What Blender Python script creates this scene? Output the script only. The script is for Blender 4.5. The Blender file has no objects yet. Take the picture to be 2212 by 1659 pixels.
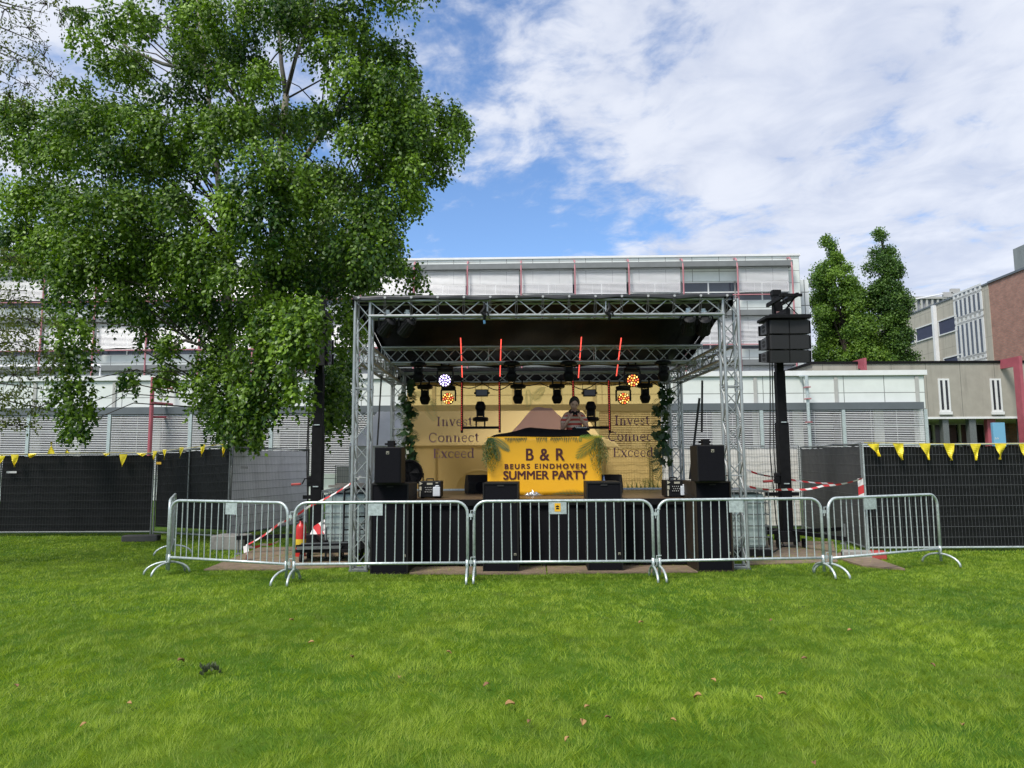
import bpy, math, random
import numpy as np
from mathutils import Vector, Matrix
RAD = math.radians
random.seed(7)
rng = np.random.default_rng(11)
S = bpy.context.scene
COL = S.collection

# ------------------------------------------------------------------ camera
F, CX, CY = 1530.0, 1106.0, 829.5          # focal length and centre of a 2212 x 1659 picture
CAM = Vector((0, 0, 1.68))
PITCH, ROLL = RAD(6.1), RAD(0.35)
RM = Matrix.Rotation(ROLL, 3, 'Y') @ Matrix.Rotation(RAD(90) + PITCH, 3, 'X')
cam = bpy.data.cameras.new('camera')
cam.sensor_width = 36
cam.lens = 36 * F / 2212
cam.clip_end = 1000
camo = bpy.data.objects.new('camera', cam)
COL.objects.link(camo)
camo.location = CAM
camo.rotation_euler = (RAD(90) + PITCH, ROLL, 0)
S.camera = camo

# ------------------------------------------------------------------ sky and sun
SUN_EL, SUN_AZ = RAD(54), RAD(-142)        # azimuth clockwise from +Y: over the left shoulder
W = bpy.data.worlds.new('World')
S.world = W
W.use_nodes = True
nt = W.node_tree
nt.nodes.clear()


def N(tree, typ, **kw):
    n = tree.nodes.new(typ)
    for k, v in kw.items():
        setattr(n, k, v)
    return n


def M(tree, op, a, b=None, c=None, clamp=False):
    n = N(tree, 'ShaderNodeMath', operation=op, use_clamp=clamp)
    for i, x in enumerate((a, b, c)):
        if x is None:
            continue
        if isinstance(x, (int, float)):
            n.inputs[i].default_value = x
        else:
            tree.links.new(x, n.inputs[i])
    return n.outputs[0]


def MIX(tree, fac, a, b, blend='MIX'):
    n = N(tree, 'ShaderNodeMix', data_type='RGBA', blend_type=blend)
    for k, x in ((0, fac), (6, a), (7, b)):
        if isinstance(x, (int, float)):
            n.inputs[k].default_value = x
        elif isinstance(x, (tuple, list)):
            n.inputs[k].default_value = (*x[:3], 1)
        else:
            tree.links.new(x, n.inputs[k])
    return n.outputs[2]


def smooth(tree, x, a, b):
    n = N(tree, 'ShaderNodeMapRange', interpolation_type='SMOOTHSTEP', clamp=True)
    tree.links.new(x, n.inputs[0])
    n.inputs[1].default_value = a
    n.inputs[2].default_value = b
    return n.outputs[0]


def noise(tree, vec, scale, detail=5, rough=.55, dist=0.0):
    n = N(tree, 'ShaderNodeTexNoise')
    n.inputs['Scale'].default_value = scale
    n.inputs['Detail'].default_value = detail
    n.inputs['Roughness'].default_value = rough
    n.inputs['Distortion'].default_value = dist
    if vec is not None:
        tree.links.new(vec, n.inputs['Vector'])
    return n.outputs[0]


sky = N(nt, 'ShaderNodeTexSky', sky_type='NISHITA')
sky.sun_disc = False
sky.sun_elevation = SUN_EL
sky.sun_rotation = SUN_AZ
sky.ozone_density = 2.2
sky.dust_density = .4
tc = N(nt, 'ShaderNodeTexCoord')
sep = N(nt, 'ShaderNodeSeparateXYZ')
nt.links.new(tc.outputs['Generated'], sep.inputs[0])
X, Y, Z = sep.outputs
zz = M(nt, 'ADD', M(nt, 'MAXIMUM', Z, 0.0), 0.16)
comb = N(nt, 'ShaderNodeCombineXYZ')
# cloud streets run from the far right to the near left
nt.links.new(M(nt, 'DIVIDE', M(nt, 'ADD', M(nt, 'MULTIPLY', X, .9), M(nt, 'MULTIPLY', Y, -.25)), zz), comb.inputs[0])
nt.links.new(M(nt, 'DIVIDE', M(nt, 'ADD', M(nt, 'MULTIPLY', X, .35), M(nt, 'MULTIPLY', Y, .9)), zz), comb.inputs[1])
uv = comb.outputs[0]
big = noise(nt, uv, 1.1, 3, .5)
mid = noise(nt, uv, 4.6, 5, .6, .5)
fin = noise(nt, uv, 12.0, 6, .62, .4)
den = M(nt, 'ADD', M(nt, 'MULTIPLY', big, .31), M(nt, 'ADD', M(nt, 'MULTIPLY', mid, .42), M(nt, 'MULTIPLY', fin, .31)))
# the clear gap low in the middle of the sky, and thinner cloud to the left
az = M(nt, 'DIVIDE', X, M(nt, 'MAXIMUM', Y, .05))
g1 = M(nt, 'ADD', M(nt, 'POWER', M(nt, 'DIVIDE', M(nt, 'SUBTRACT', az, .0), .24), 2.0),
       M(nt, 'POWER', M(nt, 'DIVIDE', M(nt, 'SUBTRACT', Z, .315), .062), 2.0))
gap = M(nt, 'EXPONENT', M(nt, 'MULTIPLY', g1, -1.0))
g2 = M(nt, 'ADD', M(nt, 'POWER', M(nt, 'DIVIDE', M(nt, 'SUBTRACT', az, -.17), .13), 2.0),
       M(nt, 'POWER', M(nt, 'DIVIDE', M(nt, 'SUBTRACT', Z, .53), .11), 2.0))
gap2 = M(nt, 'EXPONENT', M(nt, 'MULTIPLY', g2, -1.0))
den = M(nt, 'SUBTRACT', den, M(nt, 'MULTIPLY', gap, .20))
den = M(nt, 'SUBTRACT', den, M(nt, 'MULTIPLY', gap2, .10))
den = M(nt, 'ADD', den, M(nt, 'MULTIPLY', smooth(nt, az, -.05, .45), .10))
cover = smooth(nt, den, .385, .585)
shade = noise(nt, uv, 2.6, 4, .55, .3)
bright = smooth(nt, M(nt, 'ADD', M(nt, 'MULTIPLY', shade, .5), M(nt, 'MULTIPLY', mid, .5)), .36, .62)
cl = MIX(nt, bright, (4.35, 4.75, 5.8), (5.95, 6.2, 6.85))
skyc = MIX(nt, 1.0, sky.outputs[0], (1.05, 1.22, 1.42), 'MULTIPLY')
allsky = MIX(nt, M(nt, 'MULTIPLY', cover, .93), skyc, cl)
bg = N(nt, 'ShaderNodeBackground')
bg.inputs[1].default_value = .10
nt.links.new(allsky, bg.inputs[0])
out = N(nt, 'ShaderNodeOutputWorld')
nt.links.new(bg.outputs[0], out.inputs[0])

sun = bpy.data.lights.new('sun', 'SUN')
sun.energy = 3.0
sun.angle = RAD(18)
sun.color = (1, .95, .87)
suno = bpy.data.objects.new('sun', sun)
COL.objects.link(suno)
sd = Vector((math.sin(SUN_AZ) * math.cos(SUN_EL), math.cos(SUN_AZ) * math.cos(SUN_EL), math.sin(SUN_EL)))
suno.rotation_euler = sd.to_track_quat('Z', 'Y').to_euler()
suno.location = (0, 0, 40)
S.view_settings.view_transform = 'Standard'
S.view_settings.look = 'None'
S.view_settings.exposure = 0.55
S.view_settings.gamma = 1
S.cycles.use_denoising = True
S.cycles.max_bounces = 8
S.cycles.transparent_max_bounces = 16


# ------------------------------------------------------------------ measuring helpers
def ray(vx, vy):
    return RM @ Vector(((vx - CX) / F, -(vy - CY) / F, -1))


def P(vx, vy, Yd):
    d = ray(vx, vy)
    return CAM + d * (Yd / d.y)


def G(vx, vy, z=0.0):
    d = ray(vx, vy)
    return CAM + d * ((z - CAM.z) / d.z)


def HIT(vx, vy, p0, n):
    d = ray(vx, vy)
    return CAM + d * ((Vector(p0) - CAM).dot(n) / d.dot(n))


def zoomv(x0, y0, k):                       # a zoomed crop's pixels -> picture units
    return lambda x, y: ((x0 + x * k) / 1.7358, (y0 + y * k) / 1.7358)


# ------------------------------------------------------------------ materials
def mat(name, col, rough=.6, metal=0.0, var=.12, scale=6.0, bump=0.0, spec=.5, dirt=None, stretch=None, emit=None):
    m = bpy.data.materials.new(name)
    m.use_nodes = True
    t = m.node_tree
    b = t.nodes['Principled BSDF']
    b.inputs['Roughness'].default_value = rough
    b.inputs['Metallic'].default_value = metal
    b.inputs['Specular IOR Level'].default_value = spec
    c = Vector(col[:3])
    co = N(t, 'ShaderNodeTexCoord')
    v = co.outputs['Object']
    if stretch:
        mp = N(t, 'ShaderNodeMapping')
        mp.inputs['Scale'].default_value = stretch
        t.links.new(v, mp.inputs[0])
        v = mp.outputs[0]
    f = noise(t, v, scale, 5, .6)
    col_out = MIX(t, smooth(t, f, .25, .75), tuple(c * (1 - var)), tuple(min(1, x * (1 + var)) for x in c))
    if dirt:
        f2 = noise(t, v, dirt[2], 6, .65, .5)
        col_out = MIX(t, M(t, 'MULTIPLY', smooth(t, f2, dirt[1], dirt[1] + .18), dirt[3] if len(dirt) > 3 else 1.0), col_out, dirt[0])
    t.links.new(col_out, b.inputs['Base Color'])
    if bump:
        bn = N(t, 'ShaderNodeBump')
        bn.inputs['Strength'].default_value = bump
        bn.inputs['Distance'].default_value = .02
        t.links.new(noise(t, v, scale * 4, 4), bn.inputs['Height'])
        t.links.new(bn.outputs[0], b.inputs['Normal'])
    if emit:
        b.inputs['Emission Color'].default_value = (*emit[0], 1)
        b.inputs['Emission Strength'].default_value = emit[1]
    return m


def panel_mat(name, col, joint, bw, rh, mortar=.02, offset=0.0, rough=.5, var=.06, xoff=0.0, zoff=0.0, stain=None, axes='XZ', per=0.0):
    m = bpy.data.materials.new(name)
    m.use_nodes = True
    t = m.node_tree
    b = t.nodes['Principled BSDF']
    b.inputs['Roughness'].default_value = rough
    co = N(t, 'ShaderNodeTexCoord')
    s = N(t, 'ShaderNodeSeparateXYZ')
    t.links.new(co.outputs['Object'], s.inputs[0])
    cb = N(t, 'ShaderNodeCombineXYZ')
    t.links.new(M(t, 'ADD', s.outputs[0], xoff), cb.inputs[0])
    t.links.new(M(t, 'ADD', s.outputs[2], zoff), cb.inputs[1])
    br = N(t, 'ShaderNodeTexBrick', offset=offset)
    br.inputs['Scale'].default_value = 1
    br.inputs['Brick Width'].default_value = bw
    br.inputs['Row Height'].default_value = rh
    br.inputs['Mortar Size'].default_value = mortar
    br.inputs['Mortar Smooth'].default_value = .1
    br.inputs['Bias'].default_value = 0
    c = Vector(col)
    br.inputs['Color1'].default_value = (*(c * (1 - per)), 1)
    br.inputs['Color2'].default_value = (*(c * (1 + per)), 1)
    br.inputs['Mortar'].default_value = (*joint, 1)
    t.links.new(cb.outputs[0], br.inputs['Vector'])
    f = noise(t, co.outputs['Object'], 1.7, 5, .6)
    k = MIX(t, smooth(t, f, .3, .7), (1 - var,) * 3, (1 + var,) * 3)
    o = MIX(t, 1.0, br.outputs[0], k, 'MULTIPLY')
    if stain:
        mp = N(t, 'ShaderNodeMapping')
        mp.inputs['Scale'].default_value = (1, 1, .12)
        t.links.new(co.outputs['Object'], mp.inputs[0])
        f2 = noise(t, mp.outputs[0], 1.6, 6, .65)
        o = MIX(t, M(t, 'MULTIPLY', smooth(t, f2, .48, .72), stain[1]), o, stain[0])
    t.links.new(o, b.inputs['Base Color'])
    return m


def leaf_mat(name, dark, light, trans=.3, rough=.45, patch=None):
    m = bpy.data.materials.new(name)
    m.use_nodes = True
    t = m.node_tree
    b = t.nodes['Principled BSDF']
    b.inputs['Roughness'].default_value = rough
    b.inputs['Specular IOR Level'].default_value = .4
    at = N(t, 'ShaderNodeAttribute', attribute_name='tint')
    c = MIX(t, at.outputs['Fac'], dark, light)
    if patch:
        co = N(t, 'ShaderNodeTexCoord')
        f = noise(t, co.outputs['Object'], patch[1], 4, .6, .3)
        c = MIX(t, M(t, 'MULTIPLY', smooth(t, f, .40, .66), patch[2]), c, patch[0])
        if len(patch) > 3:
            f3 = noise(t, co.outputs['Object'], patch[4], 5, .65, .5)
            c = MIX(t, M(t, 'MULTIPLY', smooth(t, f3, .52, .72), patch[5]), c, patch[3])
    t.links.new(c, b.inputs['Base Color'])
    tr = N(t, 'ShaderNodeBsdfTranslucent')
    t.links.new(MIX(t, 1.0, c, (1.25, 1.3, .6), 'MULTIPLY'), tr.inputs[0])
    ms = N(t, 'ShaderNodeMixShader')
    ms.inputs[0].default_value = trans
    t.links.new(b.outputs[0], ms.inputs[1])
    t.links.new(tr.outputs[0], ms.inputs[2])
    t.links.new(ms.outputs[0], t.nodes['Material Output'].inputs[0])
    return m


def stripe_mat(name, c1, c2, attr='u', freq=1.0, duty=.5, rough=.5):
    m = bpy.data.materials.new(name)
    m.use_nodes = True
    t = m.node_tree
    b = t.nodes['Principled BSDF']
    b.inputs['Roughness'].default_value = rough
    at = N(t, 'ShaderNodeAttribute', attribute_name=attr)
    f = M(t, 'GREATER_THAN', M(t, 'FRACT', M(t, 'MULTIPLY', at.outputs['Fac'], freq)), duty)
    t.links.new(MIX(t, f, c1, c2), b.inputs['Base Color'])
    return m


def glow(name, col, strength):
    m = bpy.data.materials.new(name)
    m.use_nodes = True
    b = m.node_tree.nodes['Principled BSDF']
    b.inputs['Base Color'].default_value = (*[x * .3 for x in col], 1)
    b.inputs['Emission Color'].default_value = (*col, 1)
    b.inputs['Emission Strength'].default_value = strength
    return m


ALU = mat('aluminium', (.40, .42, .42), .42, .7, .12, 9, dirt=((.35, .36, .36), .58, 14, .5))
GALV = mat('galvanised_steel', (.50, .56, .56), .42, .45, .22, 26, .05, dirt=((.36, .41, .42), .55, 40, .6))
GALVD = mat('dull_galvanised_tube', (.16, .175, .175), .5, .4, .2, 18)
WIRE = mat('fence_wire', (.115, .12, .125), .5, .4, .2, 20)
BLACK = mat('black_paint', (.006, .006, .007), .5, 0, .3, 12, .03, spec=.25)
BLACKM = mat('black_steel', (.007, .007, .008), .6, .0, .3, 9, spec=.14)
CAB = mat('cabinet_paint', (.011, .0105, .0105), .6, 0, .25, 20, .08, spec=.25)
CABW = mat('worn_cabinet_paint', (.030, .022, .015), .6, 0, .3, 7, .08, spec=.25, dirt=((.13, .085, .045), .60, 22, .6))
GRILLE = mat('grille_foam', (.0075, .0075, .010), .9, 0, .25, 90, .1, spec=.1)
GRILLEW = mat('scuffed_grille_foam', (.0075, .0075, .010), .9, 0, .25, 90, .1, spec=.1, dirt=((.13, .11, .06), .68, 5.0, .8))
DRAPE = mat('black_molton', (.004, .004, .006), .9, 0, .3, 5, .1, spec=.2, stretch=(6, 1, .4))
TARPR = mat('roof_tarpaulin', (.007, .007, .008), .40, 0, .3, 3, .22, spec=.04, stretch=(1.6, .25, 1))
TARPB = mat('black_fence_tarpaulin', (.0075, .008, .0085), .6, 0, .25, 3, .12, spec=.2, dirt=((.02, .02, .02), .62, 9, .5))
TARPG = mat('grey_fence_tarpaulin', (.80, .77, .78), .6, 0, .10, 2.4, .12, dirt=((.34, .31, .28), .58, 2.2, .5), stretch=(1, 1, .4))
TARPD = mat('dark_grey_fence_tarpaulin', (.030, .031, .032), .5, 0, .2, 3, .12)
TARPW = mat('white_fence_tarpaulin', (.66, .65, .60), .6, 0, .06, 2, .1, dirt=((.36, .33, .25), .62, 2.5, .6))
CANVAS = mat('white_canvas', (.62, .63, .66), .7, 0, .06, 2, .08)
DECK = mat('deck_plywood', (.085, .055, .035), .38, 0, .25, 5, .05, stretch=(1, 4, 1))
PLY = mat('weathered_plywood', (.20, .145, .10), .75, 0, .3, 5, .2, dirt=((.09, .07, .05), .5, 9, .6), stretch=(1, 3, 1))
CONC = mat('cast_concrete', (.26, .25, .23), .9, 0, .2, 5, .3, dirt=((.14, .135, .12), .55, 6, .6))
REDP = mat('red_paint', (.36, .05, .045), .5, 0, .15, 8)
REDSTEEL = mat('raspberry_painted_steel', (.36, .085, .11), .5, 0, .12, 2)
PINKSTEEL = mat('faded_red_painted_steel', (.42, .17, .19), .5, 0, .12, 2)
YELFOIL = mat('yellow_foil', (.70, .56, .02), .28, .15, .2, 30, .25)
WHITEP = mat('white_paint', (.72, .73, .73), .45, 0, .05, 2)
GREYBAND = mat('slate_grey_sheet', (.11, .125, .14), .5, 0, .08, 2)
GREYTRAY = mat('grey_sunshade_sheet', (.16, .17, .17), .5, 0, .1, 2)
SLAT = mat('blind_slat', (.70, .70, .71), .4, .1, .04, 2)
GLASS = mat('window_glass', (.035, .045, .06), .08, 0, .2, .5, spec=.8)
GLASSD = mat('dark_window_glass', (.012, .013, .017), .15, 0, .2, .5, spec=.5)
FRAMEW = mat('white_window_frame', (.66, .67, .66), .5, 0, .05, 2)
MULL = mat('pale_mullion', (.40, .40, .38), .6, 0, .08, 2)
NAVY = mat('navy_screen_blind', (.035, .042, .085), .7, 0, .1, 3)
RUBBER = mat('rubber', (.014, .014, .014), .8, 0, .2, 9)
BARK = mat('birch_bark', (.24, .22, .18), .85, 0, .3, 5, .4, dirt=((.05, .045, .04), .52, 7, .9), stretch=(1, 1, .55))
TWIG = mat('brown_bark', (.05, .04, .03), .85, 0, .3, 9, .3)
WIRED = mat('dark_fence_wire', (.022, .023, .024), .6, .2, .2, 20)
IBCP = mat('ibc_plastic', (.34, .42, .40), .35, 0, .06, 2, spec=.4)
BADGE = mat('badge_plate', (.45, .42, .33), .4, .2, .1, 9)


# ------------------------------------------------------------------ mesh builder
class MB:
    def __init__(s):
        s.v, s.f, s.u = [], [], []

    def add(s, vs, fs, u=None):
        o = len(s.v)
        s.v += [tuple(p) for p in vs]
        s.f += [tuple(i + o for i in f) for f in fs]
        s.u += list(u) if u is not None else [0.0] * len(vs)
        return s

    def box(s, c, d, rot=None):
        c = Vector(c)
        h = Vector(d) / 2
        vs = []
        for k in range(8):
            p = Vector(((1 if k & 1 else -1) * h.x, (1 if k & 2 else -1) * h.y, (1 if k & 4 else -1) * h.z))
            vs.append(c + (rot @ p if rot else p))
        return s.add(vs, [(0, 2, 3, 1), (4, 5, 7, 6), (0, 1, 5, 4), (2, 6, 7, 3), (0, 4, 6, 2), (1, 3, 7, 5)])

    def span(s, a, b):                      # box between two corners
        a, b = Vector(a), Vector(b)
        return s.box((a + b) / 2, [abs(x) for x in (b - a)])

    def path(s, pts, r, n=6, cap=True):
        pts = [Vector(p) for p in pts]
        rs = r if isinstance(r, (list, tuple)) else [r] * len(pts)
        vs, fs = [], []
        up = None
        for i, p in enumerate(pts):
            d = (pts[min(i + 1, len(pts) - 1)] - pts[max(i - 1, 0)])
            d = d.normalized() if d.length > 1e-9 else Vector((0, 0, 1))
            if up is None:
                up = Vector((0, 0, 1)) if abs(d.z) < .9 else Vector((0, 1, 0))
            a = d.cross(up)
            if a.length < 1e-6:
                a = d.cross(Vector((1, 0, 0)))
            a.normalize()
            b = a.cross(d).normalized()
            up = b
            for k in range(n):
                t = 2 * math.pi * (k + .5) / n
                vs.append(p + (a * math.cos(t) + b * math.sin(t)) * rs[i])
        for i in range(len(pts) - 1):
            for k in range(n):
                k2 = (k + 1) % n
                fs.append((i * n + k, i * n + k2, (i + 1) * n + k2, (i + 1) * n + k))
        if cap:
            fs.append(tuple(range(n - 1, -1, -1)))
            fs.append(tuple(range((len(pts) - 1) * n, len(pts) * n)))
        return s.add(vs, fs)

    def tube(s, p, q, r, n=6):
        return s.path([p, q], r, n)

    def lathe(s, c, prof, axis=(0, 0, 1), n=16):   # prof: list of (radius, height along axis)
        z = Vector(axis).normalized()
        x = z.orthogonal().normalized()
        y = z.cross(x)
        c = Vector(c)
        vs, fs = [], []
        for r, h in prof:
            for k in range(n):
                t = 2 * math.pi * k / n
                vs.append(c + z * h + (x * math.cos(t) + y * math.sin(t)) * r)
        for i in range(len(prof) - 1):
            for k in range(n):
                k2 = (k + 1) % n
                fs.append((i * n + k, i * n + k2, (i + 1) * n + k2, (i + 1) * n + k))
        fs.append(tuple(range(n - 1, -1, -1)))
        fs.append(tuple(range((len(prof) - 1) * n, len(prof) * n)))
        return s.add(vs, fs)

    def prism(s, outline, ext):             # outline: 3D points in order, ext: vector
        ext = Vector(ext)
        n = len(outline)
        vs = [Vector(p) for p in outline] + [Vector(p) + ext for p in outline]
        fs = [tuple(range(n - 1, -1, -1)), tuple(range(n, 2 * n))]
        for k in range(n):
            k2 = (k + 1) % n
            fs.append((k, k2, n + k2, n + k))
        return s.add(vs, fs)

    def poly(s, pts):
        return s.add(pts, [tuple(range(len(pts)))])

    def grid(s, fn, nu, nv, ufn=None):
        vs = [fn(i / nu, j / nv) for j in range(nv + 1) for i in range(nu + 1)]
        fs = [(j * (nu + 1) + i, j * (nu + 1) + i + 1, (j + 1) * (nu + 1) + i + 1, (j + 1) * (nu + 1) + i)
              for j in range(nv) for i in range(nu)]
        return s.add(vs, fs, [ufn(i / nu, j / nv) for j in range(nv + 1) for i in range(nu + 1)] if ufn else None)

    def build(s, name, m, parent=None, world=False, bevel=0.0, smooth=False, attr=False, solid=0.0):
        me = bpy.data.meshes.new(name)
        vs = s.v
        if world and parent is not None:
            inv = chain(parent).inverted()
            vs = [inv @ Vector(p) for p in vs]
        me.from_pydata([tuple(p) for p in vs], [], s.f)
        me.update()
        if smooth:
            me.polygons.foreach_set('use_smooth', [True] * len(me.polygons))
        if attr:
            a = me.attributes.new('u', 'FLOAT', 'POINT')
            a.data.foreach_set('value', s.u)
        me.materials.append(m)
        o = bpy.data.objects.new(name, me)
        COL.objects.link(o)
        if parent is not None:
            o.parent = parent
        if solid:
            md = o.modifiers.new('solid', 'SOLIDIFY')
            md.thickness = solid
            md.offset = 0
        if bevel:
            md = o.modifiers.new('bevel', 'BEVEL')
            md.width = bevel
            md.segments = 2
            md.limit_method = 'ANGLE'
        return o


def chain(o):
    m = o.matrix_basis.copy()
    while o.parent:
        o = o.parent
        m = o.matrix_basis @ m
    return m


def tag(o, label, cat, group=None, kind=None):
    o['label'] = label
    o['category'] = cat
    if group:
        o['group'] = group
    if kind:
        o['kind'] = kind
    return o


def thing(name, label, cat, loc=(0, 0, 0), rz=0.0, group=None):
    o = bpy.data.objects.new(name, None)
    COL.objects.link(o)
    o.empty_display_size = .2
    o.location = loc
    o.rotation_euler = (0, 0, rz)
    return tag(o, label, cat, group)


def copy_tree(o, loc, rz=0.0, label=None, rot=None):
    kids = {}
    for q in list(COL.objects):
        if q.parent is not None:
            kids.setdefault(q.parent, []).append(q)

    def rec(src, par):
        c = src.copy()
        COL.objects.link(c)
        c.parent = par
        for k in kids.get(src, []):
            rec(k, c)
        return c
    r = rec(o, None)
    r.location = loc
    r.rotation_euler = rot if rot else (0, 0, rz)
    if label:
        r['label'] = label
    return r


def struct(o):
    o['kind'] = 'structure'
    return o


# ------------------------------------------------------------------ foliage builders
def quick_mesh(name, V, Fc, m, parent=None, tint=None, k=3):
    me = bpy.data.meshes.new(name)
    me.vertices.add(len(V))
    me.vertices.foreach_set('co', V.astype(np.float32).ravel())
    nf = len(Fc)
    me.loops.add(nf * k)
    me.loops.foreach_set('vertex_index', Fc.astype(np.int32).ravel())
    me.polygons.add(nf)
    me.polygons.foreach_set('loop_start', np.arange(0, nf * k, k, dtype=np.int32))
    me.update(calc_edges=True)
    if tint is not None:
        a = me.attributes.new('tint', 'FLOAT', 'POINT')
        a.data.foreach_set('value', tint.astype(np.float32))
    me.materials.append(m)
    o = bpy.data.objects.new(name, me)
    COL.objects.link(o)
    if parent is not None:
        o.parent = parent
    return o


def unit(a):
    return a / np.maximum(np.linalg.norm(a, axis=1, keepdims=True), 1e-9)


def leaves(name, C, A, L, Wd, m, parent, origin, tint=None, Nb=None):
    """leaf blades: base C, direction A, length L, width Wd, folded along the midrib"""
    n = len(C)
    A = unit(A)
    B = unit(np.cross(A, rng.normal(size=(n, 3)) if Nb is None else Nb + rng.normal(size=(n, 3)) * .45))
    Nn = np.cross(A, B)
    L = L[:, None]
    Wd = Wd[:, None]
    V = np.empty((n, 4, 3))
    V[:, 0] = C
    V[:, 1] = C + A * L * .4 + B * Wd * .5 + Nn * Wd * .14
    V[:, 2] = C + A * L
    V[:, 3] = C + A * L * .4 - B * Wd * .5 + Nn * Wd * .14
    V -= np.array(origin)
    i = np.arange(n)[:, None] * 4
    Fc = np.concatenate([i + np.array([[0, 1, 2]]), i + np.array([[0, 2, 3]])])
    t = rng.random(n) if tint is None else np.clip(tint + rng.normal(size=n) * .22, 0, 1)
    return quick_mesh(name, V.reshape(-1, 3), Fc, m, parent, np.repeat(t, 4))


def clump_leaves(clumps, per_m2, droop=.6, strand=10, fill=1.0, jit=1.0):
    """clumps: (centre, rx, ry(depth), rz). Leaves hang on short drooping strands, denser on the outside."""
    Cs, As, Ts, Ns = [], [], [], []
    for (c, rx, ry, rz) in clumps:
        n = int(per_m2 * math.pi * rx * rz * fill)
        ns = max(3, n // strand)
        d = unit(rng.normal(size=(ns, 3)))
        d[:, 2] = np.abs(d[:, 2]) * np.where(rng.random(ns) < .75, 1, -1)
        rad = (.35 + .7 * rng.random(ns) ** .6)[:, None]
        st = np.array(c) + d * rad * np.array([rx, ry, rz * .85])
        out = d.copy()
        out[:, 2] *= .3
        ln = rz * (.45 + .75 * rng.random(ns))
        k = np.linspace(0, 1, strand)[None, :, None]
        path = st[:, None, :] + out[:, None, :] * (k * rx * .22) + np.array([0, 0, -1.0]) * (k ** 1.3) * ln[:, None, None] * droop
        path = path + rng.normal(size=path.shape) * np.array([.055, .055, .06]) * jit * max(.6, rx / .6)
        path = path.reshape(-1, 3)
        a = rng.normal(size=path.shape) * .55
        a[:, 2] -= .75
        tb = rng.normal() * .20
        nb = (path - np.array(c)) / np.array([rx, ry, rz])
        nb = unit(nb) * .8 + np.array([-.12, -.2, .55])
        a = a + unit(nb) * .35
        Ns.append(nb)
        Cs.append(path)
        As.append(a)
        Ts.append(np.clip(np.full(len(path), .42 + tb) + np.repeat(rng.normal(size=ns) * .12, strand), 0, 1))
    return np.concatenate(Cs), np.concatenate(As), np.concatenate(Ts), np.concatenate(Ns)


# ------------------------------------------------------------------ ground and grass
GROUND = leaf_mat('lawn_soil_and_turf', (.045, .105, .008), (.045, .105, .008), 0, .9,
                  patch=((.10, .16, .014), .8, .6, (.08, .08, .03), 1.7, .35))
GROUND.node_tree.nodes['Principled BSDF'].inputs['Specular IOR Level'].default_value = .1
g = MB()
g.poly([(-220, -60, 0), (220, -60, 0), (220, 330, 0), (-220, 330, 0)])
struct(g.build('ground', GROUND))

GRASS = leaf_mat('grass_blades', (.085, .168, .011), (.37, .495, .052), .42, .5,
                 patch=((.33, .41, .05), .9, .5, (.085, .150, .014), 2.3, .45))
GRASS.node_tree.nodes['Principled BSDF'].inputs['Specular IOR Level'].default_value = .3


_NG = rng.random((4, 256, 256))


def vnoise(x, y, s, k):
    x, y = x / s + 1000, y / s + 1000
    i, j = np.floor(x).astype(int), np.floor(y).astype(int)
    fx, fy = x - i, y - j
    fx, fy = fx * fx * (3 - 2 * fx), fy * fy * (3 - 2 * fy)
    g_ = lambda a, b: _NG[k, a % 256, b % 256]
    return (g_(i, j) * (1 - fx) + g_(i + 1, j) * fx) * (1 - fy) + (g_(i, j + 1) * (1 - fx) + g_(i + 1, j + 1) * fx) * fy


def grass_patch(y0, y1, dens, w, h0, h1, side=3.0):
    xm = .74 * y1 + side
    n = int(dens * 2 * xm * (y1 - y0))
    x = (rng.random(n) * 2 - 1) * xm
    y = y0 + rng.random(n) * (y1 - y0)
    keep = np.abs(x) < .74 * y + side
    x, y = x[keep], y[keep]
    # tufts: taller and shorter spots, blades lean together
    hh = .36 * vnoise(x, y, .07, 0) + .38 * vnoise(x, y, .19, 1) + .26 * vnoise(x, y, .55, 2)
    hh = np.clip(.5 + (hh - .5) * 1.7, 0, 1)
    n = len(x)
    h = (h0 + (h1 - h0) * np.clip(hh + rng.normal(size=n) * .3, 0, 1.3)) * np.where(rng.random(n) < .04, 1.6, 1)
    th = rng.random(n) * 2 * math.pi
    lean = .4 + 1.1 * rng.random(n)
    bend = 14 * vnoise(x, y, .22, 3) + rng.normal(size=n) * .9
    lx, ly = np.cos(bend) * lean * h, np.sin(bend) * lean * h
    bx, by = np.cos(th) * w / 2, np.sin(th) * w / 2
    V = np.zeros((n, 3, 3))
    V[:, 0] = np.stack([x - bx, y - by, np.full(n, -.004)], 1)
    V[:, 1] = np.stack([x + bx, y + by, np.full(n, -.004)], 1)
    V[:, 2] = np.stack([x + lx, y + ly, h], 1)
    t = np.clip(.40 + .75 * (hh - .5) + .5 * (vnoise(x, y, 1.3, 1) - .5) + rng.normal(size=n) * .25, 0, 1)
    return V.reshape(-1, 3), np.repeat(t, 3)


gp = [grass_patch(2.4, 5.2, 9500, .0036, .012, .046), grass_patch(5.2, 7.6, 5600, .0052, .012, .042),
      grass_patch(7.6, 12.2, 2600, .0078, .014, .038), grass_patch(12.2, 17.0, 1000, .014, .014, .038)]
GV = np.concatenate([a for a, b in gp])
GT = np.concatenate([b for a, b in gp])
go = quick_mesh('grass', GV, np.arange(len(GV)).reshape(-1, 3), GRASS, None, GT)
tag(go, 'short mown green lawn grass in front of the stage', 'grass', kind='stuff')

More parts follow.
